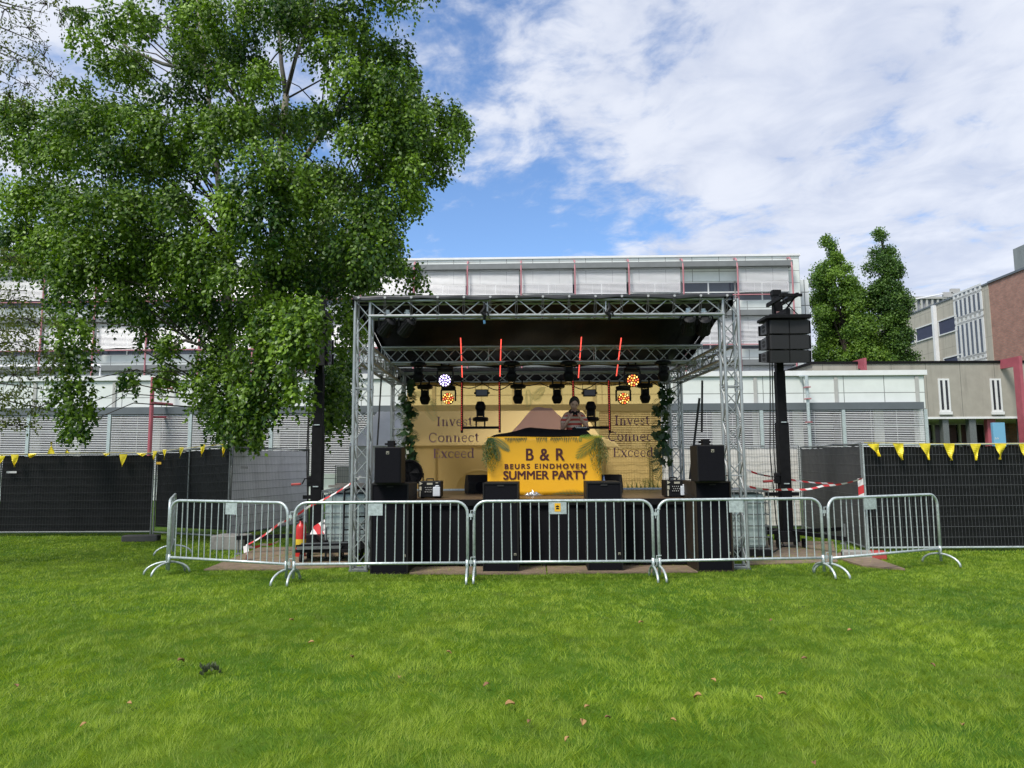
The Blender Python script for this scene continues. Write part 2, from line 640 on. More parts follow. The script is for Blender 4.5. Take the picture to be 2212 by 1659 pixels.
# ------------------------------------------------------------------ white main building (far)
PANEL = panel_mat('white_facade_panel', (.66, .70, .67), (.25, .26, .25), 1.81, .845, .022, 0, .45, .04, zoff=.03)
PANEL2 = panel_mat('white_grid_cladding', (.68, .71, .71), (.12, .13, .13), 1.05, .95, .03, 0, .45, .03)
mainb = thing('office_building', 'long white panelled office block with sunshade slats and red poles behind the stage', 'building',
              (19.6, 47, 0), RAD(-1.3))
BAY, STY, LEN = 3.62, 3.345, 65.2
b = MB()
prev = 0.0
for k in (3, 2, 1, 0):
    zt = 13.66 - STY * k
    zb = 12.28 - STY * k
    b.span((-LEN, 0, prev), (0, 14, zb))
    b.span((-LEN, .22, zb), (0, 13.9, zt))
    b.span((-.75, 0, zb), (0, .22, zt))
    prev = zt
b.span((-LEN, 0, prev), (0, 14, 15.36))
b.build('wall', PANEL, mainb)
MB().span((-LEN, -.08, 15.36), (.08, 14, 15.5)).build('roof_edge', WHITEP, mainb)
MB().span((.003, 2.0, 0), (1.35, 14, 14.2)).build('stair_tower', PANEL2, mainb)
for k in range(4):
    zt = 14.86 - STY * k
    MB().span((-LEN, -.75, zt - .36), (-.7, -.003, zt)).build('sunshade_box', GREYTRAY, mainb)


def win_frame(w, zb, zt, nx, y=.12):
    m_ = MB()
    for i in range(nx + 1):
        m_.span((i * w / nx - .045, y - .06, zb), (i * w / nx + .045, y, zt))
    for z in (zb + .02, zb + (zt - zb) * .45, zt - .06):
        for i in range(nx):
            m_.span((i * w / nx + .046, y - .05, z - .03), ((i + 1) * w / nx - .046, y - .002, z + .05))
    return m_


wf = None
for k in range(4):
    for i in range(18):
        x0 = -.75 - BAY * (i + 1)
        if wf is None:
            wf = win_frame(BAY, 0, 1.38, 2).build('window', FRAMEW, mainb)
            pane = MB().span((.05, .13, 0), (BAY - .05, .15, 1.38)).build('pane', GLASS, wf)
            wf.location = (x0, 0, 12.28 - STY * k)
        else:
            c = wf.copy(); COL.objects.link(c); c.location = (x0, 0, 12.28 - STY * k)
            d = pane.copy(); COL.objects.link(d); d.parent = c


def blind(w, h, n, frac=.62, tilt=.5):
    m_ = MB()
    rt = Matrix.Rotation(-tilt, 3, 'X')
    sp = h / n
    for i in range(n):
        m_.box((w / 2, 0, -sp * (i + .5)), (w, .01, sp * frac), rt)
    for xx in (.02, w * .33, w * .66, w - .02):
        m_.box((xx, .04, -h / 2), (.012, .012, h))
    return m_


bl = {}
for k, (h, n) in enumerate(((1.75, 21), (1.95, 23), (1.9, 23))):
    for i in range(18):
        if k == 0 and i == 1:
            continue
        x0 = -.85 - BAY * (i + 1) + .1
        if k not in bl:
            bl[k] = blind(BAY - .2, h, n, .54, .35).build('blind', SLAT, mainb)
            o = bl[k]
        else:
            o = bl[k].copy(); COL.objects.link(o)
        o.location = (x0, -.5, 14.48 - STY * k)
        o.scale = (1, 1, random.uniform(.93, 1.03))
pole = None
for i in range(19):
    if pole is None:
        m_ = MB().path([(0, -.02, 15.2), (0, -.45, 15.1), (0, -.68, 14.85), (0, -.80, 14.4), (0, -.80, 7.3)], .055, 6)
        pole = m_.build('red_pole', PINKSTEEL, mainb)
        o = pole
    else:
        o = pole.copy(); COL.objects.link(o)
    o.location = (-.80 - BAY * i, 0, 0)
for k in range(3):
    m_ = MB().tube((-LEN, -.90, 12.5 - STY * k), (-.3, -.90, 12.5 - STY * k), .04)
    for i in range(18):
        m_.tube((-.80 - BAY * i, -.9, 12.5 - STY * k), (-.80 - BAY * i, .002, 12.5 - STY * k), .03)
    m_.build('red_rail', PINKSTEEL, mainb)

# ------------------------------------------------------------------ white single-storey wing (nearer)
PANELA = panel_mat('white_wing_panel', (.68, .715, .685), (.22, .23, .22), 1.7725, .72, .018, 0, .45, .035, zoff=-.195 + .72)
wing = thing('low_building', 'white single storey wing with wide panels and striped blinds behind the fences', 'building',
             (18.17, 31, 0), RAD(-.5))
AB, AL = 3.545, 49.0
b = MB()
b.span((-AL, 0, 0), (0, 9, 1.12))
b.span((-AL, .25, 1.12), (0, 8.9, 3.85))
b.span((-.33, 0, 1.12), (0, .25, 3.85))
b.span((-AL, 0, 3.85), (0, 9, 5.28))
b.build('wall', PANELA, wing)
MB().span((-AL, -.1, 5.28), (.1, 9.1, 5.5)).build('cornice', WHITEP, wing)
MB().span((-AL, -.45, 3.75), (-.33, -.003, 4.06)).build('blind_box', GREYBAND, wing)
pil = post = win = bln = None
for i in range(14):
    xr = -.27 - AB * i
    if pil is None:
        pil = MB().span((-.15, -.05, 4.08), (.0, -.002, 5.22)).build('pilaster', MULL, wing)
        post = MB().span((-.07, -.44, 1.0), (.07, -.36, 3.745)).build('blind_post', GALV, wing)
        mm = MB()
        for q in range(3):
            mm.span((-AB + q * AB / 2 - .22, .10, 1.121), (-AB + q * AB / 2 + .22, .16, 3.849))
        for q in range(2):
            mm.span((-AB + q * AB / 2 + .221, .11, 3.0), (-AB + (q + 1) * AB / 2 - .221, .155, 3.1))
        win = mm.build('window', MULL, wing)
        pn = MB().span((-AB + .05, .17, 1.13), (-.05, .2, 3.84)).build('pane', GLASSD, win)
        bln = blind(AB - .18, 2.62, 34, .32, .2).build('blind', SLAT, wing)
        ps = [pil, post, win]
    else:
        ps = []
        for q in (pil, post, win):
            c = q.copy(); COL.objects.link(c); ps.append(c)
        d = pn.copy(); COL.objects.link(d); d.parent = ps[2]
        c = bln.copy(); COL.objects.link(c)
    for q in ps:
        q.location = (xr, 0, 0)
    (bln if i == 0 else c).location = (xr - AB + .09, -.4, 3.735)
# downpipes on the wing front
px = HIT(1734, 900, (18.17, 30.9, 0), Vector((0, 1, 0)))
m_ = MB().path([(px.x, 30.96, 5.25), (px.x, 30.3, 5.2), (px.x, 30.25, 0)], .07, 8)
m_.build('downpipe', GALV, wing, world=True)
m_ = MB()
for z in (4.7, 4.2, 3.2):
    m_.box((px.x, 30.3, z), (.2, .3, .05))
m_.build('pipe_clamp', PINKSTEEL, wing, world=True)
px = HIT(327, 890, (0, 30.2, 0), Vector((0, 1, 0)))
m_ = MB().tube((px.x, 30.2, 5.3), (px.x, 30.2, 0), .085, 8)
for z in (4.9, 4.2, 3.6):
    m_.tube((px.x, 30.2, z), (px.x + .4, 31.2, z), .05)
m_.build('red_pipe', REDSTEEL, wing, world=True)
m_ = MB()
for z in (5.75, 6.35):
    m_.path([(-34.2, 34, 5.5), (-34.2, 34, 5.6), (-34.2, 34, z), (-19.9, 34, z), (-19.9, 34, 5.6), (-19.9, 34, 5.5)], .05, 6)
m_.build('roof_rail', WHITEP, wing, world=True)

# ------------------------------------------------------------------ concrete link building
CONCP = panel_mat('grey_concrete_panel', (.33, .31, .265), (.13, .125, .11), 2.05, 3.4, .015, 0, .85, .06, zoff=-.6,
                  stain=((.15, .14, .12), .45))
CREAM = mat('cream_render', (.40, .37, .31), .8, 0, .05, 1)
BRICK = panel_mat('red_brick', (.38, .175, .125), (.25, .20, .17), .30, .11, .02, .5, .9, .14, per=.14)
link = thing('concrete_building', 'grey concrete link block raised over an open ground floor at the right', 'building', (18.6, 42, 0))
LX = 19.0
b = MB().span((-.6, 0, 4.05), (LX, 8, 7.25))
b.build('wall', CONCP, link)
MB().span((-.7, -.06, 7.25), (LX, 8, 7.4)).build('roof_edge', BLACKM, link)
MB().span((-.6, -.03, 3.93), (LX, 8, 4.05)).build('underside', WHITEP, link)
for (vx0, vx1, vy0, vy1) in ((2025, 2054, 818, 889), (2137, 2166, 818, 889)):
    a, c = HIT(vx0, vy0, (0, 42, 0), Vector((0, 1, 0))), HIT(vx1, vy1, (0, 42, 0), Vector((0, 1, 0)))
    mx = (a.x + c.x) / 2
    m_ = MB()
    for xa, xb in ((a.x, a.x + .1), (mx - .07, mx + .07), (c.x - .1, c.x)):
        m_.span((xa, 41.94, c.z), (xb, 41.999, a.z))
    for z0, z1 in ((c.z, c.z + .1), (a.z - .1, a.z)):
        m_.span((a.x + .101, 41.95, z0), (mx - .071, 41.998, z1))
        m_.span((mx + .071, 41.95, z0), (c.x - .101, 41.998, z1))
    m_.span((a.x - .05, 41.9, c.z - .18), (c.x + .05, 41.999, c.z - .003))
    w = m_.build('window', FRAMEW, link, world=True)
    MB().span((a.x + .08, 41.97, c.z + .08), (c.x - .08, 41.996, a.z - .08)).build('pane', GLASSD, w, world=True)
for vx, ww in ((2040, .35), (2098, .4), (2210, .5)):
    a = HIT(vx, 930, (0, 42.3, 0), Vector((0, 1, 0)))
    MB().box((a.x, 42.3, 1.96), (ww, .35, 3.92)).build('column', GALVD, link, world=True)
a = HIT(2139, 930, (0, 42.5, 0), Vector((0, 1, 0)))
MB().box((a.x, 42.5, 1.96), (.5, .3, 3.92)).build('column', REDSTEEL, link, world=True)['label'] = 'dark red column'
MB().span((-.6, 7.0, 0), (9.5, 7.3, 3.92)).build('back_wall', CREAM, link)
MB().span((15.4, 6.5, 0), (LX, 6.9, 3.92)).build('brick_wall', BRICK, link)
m_ = MB()
for i in range(6):
    m_.box((9.6 + i * .9, 7.0, 1.96), (.14, .2, 3.92))
w = m_.build('entrance_window', FRAMEW, link)
MB().span((9.5, 7.06, 0), (15.0, 7.1, 3.9)).build('pane', GLASSD, w)


def portal(name, lab, vx0, vx1, vyt, vyb, Yd, back):
    t = thing(name, lab, 'steel frame', (HIT((vx0 + vx1) / 2, vyb, (0, Yd, 0), Vector((0, 1, 0))).x, Yd, 0))
    a, c = HIT(vx0, vyt, (0, Yd, 0), Vector((0, 1, 0))), HIT(vx1, vyb, (0, Yd, 0), Vector((0, 1, 0)))
    MB().span((a.x, Yd, 0), (c.x, Yd + .5, a.z)).build('post', REDSTEEL, t, world=True)
    MB().span((a.x + .01, Yd + .5, a.z - .55), (c.x - .01, back, a.z - .003)).build('beam', REDSTEEL, t, world=True)
    return t


portal('steel_portal', 'raspberry red steel portal frame rising behind the white wing roof', 1866, 1879, 773, 900, 41.2, 52)
portal('steel_portal', 'tall raspberry red steel post and beam at the right edge beside the brick wall', 2200, 2218, 769, 900, 40.4, 56)

# ------------------------------------------------------------------ brick and concrete building on the right
Q = zoomv(3300, 900, .3315)
bd = Vector((.048, 1, 0)).normalized()
PH = math.atan2(bd.y, bd.x)
bo = Vector((36.12, 45, 0))
bn_ = Vector((-bd.y, bd.x, 0))
brick = thing('brick_building', 'tall concrete and red brick block with white framed stair glazing at the right', 'building', bo, PH)


def FB(zx, zy):
    h = HIT(*Q(zx, zy), bo, bn_)
    return (h - bo).dot(bd), h.z


s_br = FB(1256, 900)[0]
s_c1 = FB(1185, 900)[0]
s_g0 = FB(865, 900)[0]
s_end = s_g0 + 16
ZT = FB(1256, 483)[1]
MB().span((-6, -12, 0), (s_br, 0, ZT)).build('brick_wall', BRICK, brick)
CONCV = panel_mat('ribbed_concrete', (.42, .395, .33), (.20, .19, .16), .95, 3.6, .012, 0, .85, .05, stain=((.22, .20, .16), .35))
MB().span((s_br + .002, -11.9, 0), (s_end, .04, ZT - .03)).build('concrete_wall', CONCV, brick)
MB().span((-6.05, -12, ZT + .001), (s_br + .003, .09, ZT + .16)).span((s_br + .004, -12, ZT - .029), (s_end, .1, ZT + .1)).build('roof_edge', GREYBAND, brick)
for (xl, xr, yt, yb) in ((412, 637, 935, 1080), (672, 872, 858, 1015), (705, 900, 1305, 1440), (150, 385, 1030, 1160)):
    sl, sr = FB(xl, 900)[0], FB(xr, 900)[0]
    zt, zb = FB(xr, yt)[1], FB(xr, yb)[1]
    m_ = MB().span((sr, .041, zt), (sl, .12, zt + .1)).span((sr, .041, zb - .1), (sl, .12, zb))
    m_.span((sr - .1, .041, zb - .1), (sr - .001, .11, zt + .1)).span((sl + .001, .041, zb - .1), (sl + .1, .11, zt + .1))
    w = m_.build('window', FRAMEW, brick)
    MB().span((sr, .042, zb), (sl, .07, zt)).build('screen', NAVY, w)
for (xl, xr, yt, yb, nx, gm) in ((880, 1172, 572, 778, 6, GLASS), (905, 1215, 868, 1258, 6, GLASS), (868, 1160, 512, 552, 6, MULL),
                                 (893, 1182, 806, 842, 6, MULL), (925, 1222, 1290, 1325, 6, MULL), (930, 1225, 1345, 1500, 6, GLASS)):
    sl, sr = FB(865, 900)[0], FB(1172, 900)[0]
    zt, zb = FB(xr, yt)[1], FB(xr, yb)[1]
    m_ = MB()
    for i in range(nx + 1):
        x = sr + (sl - sr) * i / nx
        m_.span((x - .13, .05, zb), (x + .13, .105, zt))
    m_.span((sr - .1, .05, zt + .001), (sl + .1, .10, zt + .2)).span((sr - .1, .05, zb - .2), (sl + .1, .10, zb - .001))
    w = m_.build('stair_window', FRAMEW, brick)
    MB().span((sr, .06, zb), (sl, .085, zt)).build('pane', gm, w)
s_p = FB(640, 900)[0]
MB().span((s_p - .15, .042, 0), (s_p + .15, .35, FB(640, 738)[1])).build('downpipe', WHITEP, brick)
hz = FB(1480, 235)[1]
MB().span((-6, -6, ZT + .1), (FB(1330, 300)[0], -1.2, ZT + 2.3)).build('plant_room', mat('roof_unit_sheet', (.22, .24, .23), .5, .2, .15, 2, stretch=(1, 1, .2)), brick)
MB().span((FB(1335, 300)[0], -7, ZT - .02), (FB(1105, 470)[0], -2.5, ZT + .9)).build('roof_box', WHITEP, brick)
# small block further back, with antennas
far = thing('far_building', 'small grey block with pale ribs peeking over the concrete roof', 'building', (52, 92, 0))
fa, fb_ = P(*Q(330, 672), 92), P(*Q(760, 672), 92)
b = MB().span((fa.x, 92, 0), (fb_.x, 100, fa.z))
b.build('wall', mat('grey_far_panels', (.26, .27, .30), .7), far, world=True)
m_ = MB()
for i in range(8):
    x = fa.x + (fb_.x - fa.x) * i / 7
    m_.span((x - .12, 91.7, 0), (x + .12, 91.998, fa.z))
m_.span((fa.x - .3, 91.6, fa.z), (fb_.x + .3, 100, fa.z + .3))
m_.build('rib', MULL, far, world=True)
an = thing('roof_antenna', 'thin metal antenna mast on the concrete roof edge', 'antenna', P(*Q(762, 650), 70))
for zx, zy in ((762, 600), (845, 560)):
    t0, t1 = P(*Q(zx, zy + 90), 70), P(*Q(zx, zy + 20), 70)
    MB().tube(t0, t1, .06).box(t1, (.9, .3, .5)).build('mast', MULL, an, world=True)
MB().tube(P(*Q(400, 668), 70), P(*Q(850, 585), 70), .07).build('boom', WHITEP, an, world=True)

# blue address sign
sg = P(2156, 930, 33)
sign = thing('address_sign', 'light blue address sign pillar in front of the open ground floor', 'sign', (sg.x, 33, 0))
MB().box((0, 0, 1.7), (.56, .16, P(2156, 913, 33).z * 2 - 3.4)).build('panel', mat('blue_sign_sheet', (.16, .38, .56), .4, 0, .04, 2), sign, bevel=.01)
SIGN = sign

# ------------------------------------------------------------------ background trees
FOL_FAR = leaf_mat('hornbeam_leaves', (.040, .105, .012), (.19, .32, .035), .35, .55)
FOL_FAR2 = leaf_mat('dark_hornbeam_leaves', (.026, .075, .012), (.115, .22, .03), .35, .55)


def far_tree(label, vx, Yd, prof, fmat, size, ph):
    base = P(vx, 800, Yd)
    t = thing('tree', label, 'tree', (base.x, Yd, 0))
    zt = P(vx, prof[0][0], Yd).z
    MB().path([(0, 0, 0), (.1, 0, zt * .3), (-.1, 0, zt * .6), (0, 0, zt * .95)], [.35, .28, .16, .04], 8).build('trunk', TWIG, t)
    br = MB()
    cl = []
    for vy0, vy1, xl, xr in [(prof[i][0], prof[i + 1][0], prof[i][1:], prof[i + 1][1:]) for i in range(len(prof) - 1)]:
        z0, z1 = P(vx, vy0, Yd).z, P(vx, vy1, Yd).z
        steps = max(1, int((z0 - z1) / .8))
        for k in range(steps):
            u = (k + .5) / steps
            z = z0 + (z1 - z0) * u
            a = (xl[0] + (xr[0] - xl[0]) * u - vx) / F * Yd
            c = (xl[1] + (xr[1] - xl[1]) * u - vx) / F * Yd
            mid_, half = (a + c) / 2, (c - a) / 2
            for q in range(3 + int(half * 3.6) + int(half * half * 1.3)):
                th = random.random() * 6.28
                rr = half * random.random() ** .6
                r = random.uniform(.35, .62) * min(1.0, .45 + half * .4)
                cx, cy = mid_ + rr * math.cos(th), half * .9 * math.sin(th)
                cl.append(((base.x + cx, Yd + cy, z + random.uniform(-.4, .4)), r, r, r * 1.35))
                if random.random() < .45:
                    br.path([(0, 0, max(.5, z - 1.6 - half)), (cx * .5, cy * .5, z - .6), (cx, cy, z)], [.07, .05, .02], 4)
    br.build('branch', TWIG, t)
    C, A, T, Nb = clump_leaves(cl, 620, .25, 4, jit=3.6)
    A = rng.normal(size=A.shape)
    n = len(C)
    leaves('crown', C, A, rng.uniform(.7, 1.3, n) * size, rng.uniform(.7, 1.2, n) * size * .85, fmat, t, (base.x, Yd, 0), T, Nb)
    return t


far_tree('broad light green tree with a pointed top left of the slim tree', 1830, 54,
         [(512, 1798, 1812), (545, 1784, 1822), (600, 1772, 1850), (660, 1770, 1876), (720, 1768, 1900), (800, 1762, 1935), (860, 1770, 1935)], FOL_FAR, .155, 0)
far_tree('slim dark green columnar tree standing left of the concrete building', 1925, 53,
         [(494, 1914, 1924), (525, 1902, 1936), (560, 1895, 1950), (610, 1892, 1960), (680, 1896, 1970), (740, 1902, 1975), (800, 1902, 1968), (850, 1906, 1960)], FOL_FAR2, .15, 1)

# ------------------------------------------------------------------ weeping birch
BIRCHL = leaf_mat('birch_leaves', (.014, .058, .005), (.205, .345, .022), .26, .46)
ZT_ = .4948
CL = """560 60 140 80;370 170 80 70;550 270 110 90;430 250 40 90;480 120 90 50;330 60 60 40;640 90 60 60
850 60 120 90;1000 40 150 100;1180 40 150 90;1350 80 150 110;1500 60 120 80;820 200 80 120;950 200 120 120
1080 220 90 100;1150 330 80 100;1010 340 100 100;860 330 120 80;1440 200 110 90;1560 130 70 60;1620 230 130 100
1740 220 90 80;1540 330 140 100;1700 360 140 110;1790 320 60 80;1600 470 170 110;1760 490 150 110;1900 480 120 90
1990 530 80 80;1960 620 90 70;1850 640 120 100;1700 600 150 100;1550 600 110 100;1900 730 70 60;1780 730 100 90
1800 850 70 80;1680 720 100 80;320 380 90 60;60 480 90 90;220 500 140 80;350 520 150 100;480 480 120 70;600 520 150 100
750 430 140 80;720 560 160 110;880 540 120 110;1000 520 120 100;60 620 80 100;200 640 120 110;340 660 140 110
480 680 130 110;640 680 140 110;800 690 120 110;930 660 100 90;1080 520 100 90;1250 530 120 100;1380 500 90 80
1180 680 160 100;1100 800 150 120;1260 760 140 110;1000 900 140 110;1150 930 160 120;1300 880 120 120;1420 780 130 110
1560 820 160 120;1660 900 110 100;1500 950 150 120;1620 1010 140 110;1690 1090 80 80;1550 1100 160 110;1380 1060 130 110
1230 1080 130 120;1060 1060 120 110;900 1060 120 110;60 850 110 110;200 860 130 120;340 880 140 120;480 880 130 120
620 880 120 110;760 880 90 120;60 1030 100 110;200 1050 120 110;340 1060 130 120;490 1050 130 120;640 1060 130 110
780 1100 120 110;90 1140 90 60;300 1170 110 90;450 1180 130 90;600 1180 120 90;750 1220 120 90;900 1200 120 100
1040 1210 120 100;1180 1210 110 90;1330 1200 130 110;1480 1200 130 90;1590 1200 90 70;1800 1200 80 75;1740 1160 50 40
310 1300 100 110;320 1430 90 110;310 1560 100 90;560 1330 110 80;720 1370 110 60;650 1450 50 80;740 1500 50 80
480 1270 80 60;880 1330 110 100;960 1480 70 110;1050 1380 80 100;1180 1300 90 80;1330 1450 90 110;1340 1330 90 90
1160 1620 110 60;1500 1340 60 80;1510 1470 45 100;1480 1560 40 80;900 1580 70 70;1050 1560 70 80
310 1700 110 90;330 1800 95 70;330 1880 60 50;560 1650 40 60;720 1640 50 60;860 1680 70 90;950 1760 80 90;1090 1720 100 90
1200 1660 100 110;1300 1700 80 90;1040 1850 90 60;1110 1930 50 35;1430 1720 60 130;1470 1820 50 80;1000 1620 80 80;1010 1790 80 80;1090 1860 70 70;980 1900 70 50;1120 1800 60 80;1150 1760 70 90;1520 1600 60 110;1450 1650 70 110;1560 1400 50 100;1420 1800 50 90;1490 1730 50 90;1190 1400 90 90;1260 1360 90 80;1120 1480 80 90;1210 1510 80 80;1270 1430 80 90;1400 1400 60 90;1290 1520 70 70"""
FRONT = {'1180 680', '1100 800', '1260 760', '1150 930', '1000 900', '1330 1450', '1340 1330', '1160 1620', '310 1560', '310 1700',
         '320 1430', '1190 1400', '1260 1360', '1120 1480', '1210 1510', '1010 1790', '1090 1860', '980 1900', '1120 1800', '1150 1760', '330 1800', '1090 1720', '1200 1660'}
troot = Vector((P(510, 1100, 17.2).x, 17.2, 0))
birch = thing('birch_tree', 'large weeping birch with hanging green foliage left of the stage', 'tree', (troot.x, troot.y, 0))
TX, TY = troot.x, troot.y
clumps = []
bt = MB()
trunk_pts = [P(512, 1160, TY), P(528, 1040, TY), P(548, 920, TY), P(566, 760, TY), P(583, 600, TY), P(600, 430, TY), P(613, 260, TY), P(618, 205, TY)]
trunk_pts[0].z = -.1
MB().path(trunk_pts, [.25, .22, .20, .18, .15, .12, .09, .075], 10).build('trunk', BARK, birch, world=True, smooth=True)
lim = MB()
lim.path([P(520, 1060, TY), P(500, 900, TY + .3), P(493, 720, TY + .4), P(488, 560, TY + .5), P(470, 380, TY + .6), P(440, 120, TY), P(420, -60, TY)], [.15, .13, .11, .09, .07, .05, .03], 8)
lim.path([trunk_pts[-1], P(608, 140, TY), P(600, 20, TY), P(598, -80, TY)], [.07, .055, .04, .02], 7)
lim.path([trunk_pts[-1], P(640, 120, TY - .2), P(668, 60, TY - .4), P(690, -40, TY)], [.06, .05, .035, .02], 7)
lim.path([P(600, 430, TY), P(560, 330, TY), P(520, 220, TY), P(455, 150, TY - .3), P(410, 152, TY - .5), P(352, 138, TY - .6), P(290, 112, TY - .6), P(230, 70, TY - .6)],
         [.08, .07, .06, .055, .05, .045, .035, .02], 7)
lim.path([P(272, 100, TY - .6), P(270, 60, TY - .6), P(280, 20, TY - .6)], [.03, .025, .02], 5)
lim.path([P(552, 880, TY), P(500, 800, TY - .5), P(440, 690, TY - 1), P(330, 620, TY - 1.4), P(200, 590, TY - 1.6)], [.09, .07, .05, .03, .02], 7)
lim.path([P(550, 860, TY), P(480, 760, TY - .8), P(400, 735, TY - 1.4), P(330, 770, TY - 1.8)], [.07, .05, .035, .02], 7)
lim.path([P(583, 600, TY), P(700, 480, TY - .5), P(800, 380, TY - .6), P(930, 270, TY - .6)], [.08, .06, .04, .02], 7)
lim.path([P(600, 430, TY), P(690, 290, TY - .2), P(780, 180, TY - .5)], [.07, .05, .02], 7)
lim.build('limb', BARK, birch, world=True, smooth=True)
nodes = []
for a, b_ in zip(trunk_pts[2:-1], trunk_pts[3:]):
    nodes += [a + (b_ - a) * k / 6 for k in range(6)]
for pts in ([P(493, 720, TY + .4), P(488, 560, TY + .5), P(470, 380, TY + .6), P(440, 120, TY), P(420, -60, TY)],
            [P(560, 330, TY), P(520, 220, TY), P(455, 150, TY - .3), P(352, 138, TY - .6)], [P(608, 140, TY), P(600, 20, TY), P(598, -80, TY)],
            [P(640, 120, TY - .2), P(668, 60, TY - .4)], [P(700, 480, TY - .5), P(800, 380, TY - .6), P(930, 270, TY - .6)], [P(690, 290, TY - .2), P(780, 180, TY - .5)],
            [P(440, 690, TY - 1), P(330, 620, TY - 1.4), P(200, 590, TY - 1.6)], [P(480, 760, TY - .8), P(400, 735, TY - 1.4)]):
    for a, b_ in zip(pts[:-1], pts[1:]):
        nodes += [a + (b_ - a) * k / 5 for k in range(5)]
br = MB()
for row in CL.replace('\n', ';').split(';'):
    a = [float(q) for q in row.split()]
    key = '%d %d' % (a[0], a[1])
    vx, vy, rx, ry = [q * ZT_ for q in a]
    spread = 3.3 * math.sqrt(max(.12, 1 - ((vx - 560) / 520) ** 2))
    low = vy > 560
    right = vx > 735
    for rep in range(2):
        u = random.uniform(.25, 1) if rep == 0 else random.uniform(-1, -.1)
        Yd = TY - u * spread
        if rep and random.random() < .45:
            continue
        if key in FRONT:
            if rep:
                continue
            Yd = TY - 3.6
        if right and low:
            Yd = max(Yd, 13.4)
        if 1265 < a[0] < 1405 and a[1] > 1300:
            Yd = 11.9
        c = P(vx, vy, Yd)
        sc = Yd / F
        clumps.append((c, rx * sc * .95, (rx + ry) / 2 * sc * .9, ry * sc * .96))
        best = min((abs(q.z - (c.z - .45 * math.hypot(q.x - c.x, q.y - c.y))) + .25 * (q - c).length, i) for i, q in enumerate(nodes))
        s0 = nodes[best[1]]
        d = c - s0
        sag = Vector((0, 0, .16 * d.length))
        br.path([s0, s0 + d * .35 + sag * .8, s0 + d * .7 + sag, c + Vector((0, 0, ry * sc * .3))],
                [min(.03, .008 + .006 * d.length), .018, .012, .006], 5)
for _ in range(34):                          # crown above the picture's edge
    c = P(random.uniform(330, 900), random.uniform(-420, -40), TY + random.uniform(-2.5, 2.5))
    clumps.append((c, .9, .9, .8))
br.build('branch', TWIG, birch, world=True)
C, A, T, Nb = clump_leaves(clumps, 1150, 1.2, 14)
n = len(C)
print('birch leaves', n)
leaves('crown', C, A, rng.uniform(.07, .115, n), rng.uniform(.053, .085, n), BIRCHL, birch, (TX, TY, 0), T, Nb)

# fine leaved tree whose branches reach in from the left edge
ASHL = leaf_mat('yellow_green_leaves', (.035, .062, .010), (.16, .19, .03), .4, .45)
lt = thing('tree', 'yellow green fine leaved tree with thin branches reaching in from the left edge', 'tree', (-10.4, 10.6, 0))
ltp = [Vector((-10.4, 10.6, -.1)), Vector((-10.3, 10.6, 2.5)), Vector((-10.0, 10.5, 5)), Vector((-9.8, 10.4, 8.5))]
MB().path(ltp, [.24, .2, .15, .06], 9).build('trunk', TWIG, lt, world=True, smooth=True)
br = MB()
cl = []
for (vx, vy, rx, ry, Yd) in ((10, 20, 55, 50, 10.6), (60, 60, 50, 45, 10.9), (95, 120, 45, 45, 11), (40, 130, 60, 40, 10.5), (130, 30, 40, 40, 11.2), (100, 10, 50, 30, 10.8), (20, 210, 40, 40, 10.8), (60, 180, 40, 40, 11), (110, 165, 30, 30, 11.2), (-40, 80, 60, 80, 10.4),
                             (20, 650, 55, 45, 10.4), (60, 690, 45, 40, 10.6), (20, 740, 60, 40, 10.3), (80, 770, 45, 35, 10.8), (30, 810, 60, 35, 10.5), (-20, 700, 60, 60, 10.2), (110, 800, 30, 22, 11), (15, 860, 50, 30, 10.4), (85, 880, 28, 20, 10.8), (45, 920, 25, 20, 10.5), (20, 560, 35, 30, 10.6), (-30, 880, 60, 60, 10)):
    c = P(vx, vy, Yd)
    k = Yd / F
    cl.append((c, rx * k, .5, ry * k))
    for q in range(1):
        e = c + Vector((random.uniform(-.2, .35), random.uniform(-.3, .3), random.uniform(-.3, .25)))
        s0 = ltp[1] + (ltp[3] - ltp[1]) * min(1, max(0, (c.z - 3.2) / 5))
        d = e - s0
        br.path([s0, s0 + d * .3 + Vector((0, random.uniform(-.2, .2), .3)), s0 + d * .6 + Vector((0, random.uniform(-.2, .2), .3)), s0 + d * .85 + Vector((0, 0, .12)), e], [.03, .022, .015, .009, .004], 5)
for c, rx, ry, rz in cl:
    for q in range(9):
        e = Vector(c) + Vector((random.uniform(-1, 1) * rx, random.uniform(-.4, .4), random.uniform(-1, .6) * rz))
        br.path([c, c + (e - c) * .5 + Vector((0, 0, .06)), e], [.007, .005, .003], 4)
C, A, T, _n = clump_leaves(cl[:10], 500, .7, 8)
C1, A1, T1, _n = clump_leaves(cl[10:], 1100, .7, 8)
C, A, T = np.concatenate([C, C1]), np.concatenate([A, A1]), np.concatenate([T, T1])
cl2 = []
for _ in range(60):
    cl2.append(((-10.6 + random.uniform(-3.4, 1.2), 9.6 + random.uniform(-3.6, 3.4), random.uniform(4.2, 10.5)), 1.0, 1.0, .9))
C2, A2, T2, _n = clump_leaves(cl2, 150, .6, 8)
vis = (C2[:, 0] / C2[:, 1] > -.735)
C2, A2, T2 = C2[~vis], A2[~vis], T2[~vis]
br.build('branch', TWIG, lt, world=True)
C, A, T = np.concatenate([C, C2]), np.concatenate([A, A2]), np.concatenate([T, T2])
n = len(C)
leaves('crown', C, A, rng.uniform(.045, .075, n), rng.uniform(.02, .032, n), ASHL, lt, (-10.4, 10.6, 0), T)


# ------------------------------------------------------------------ site fences
FEN = []


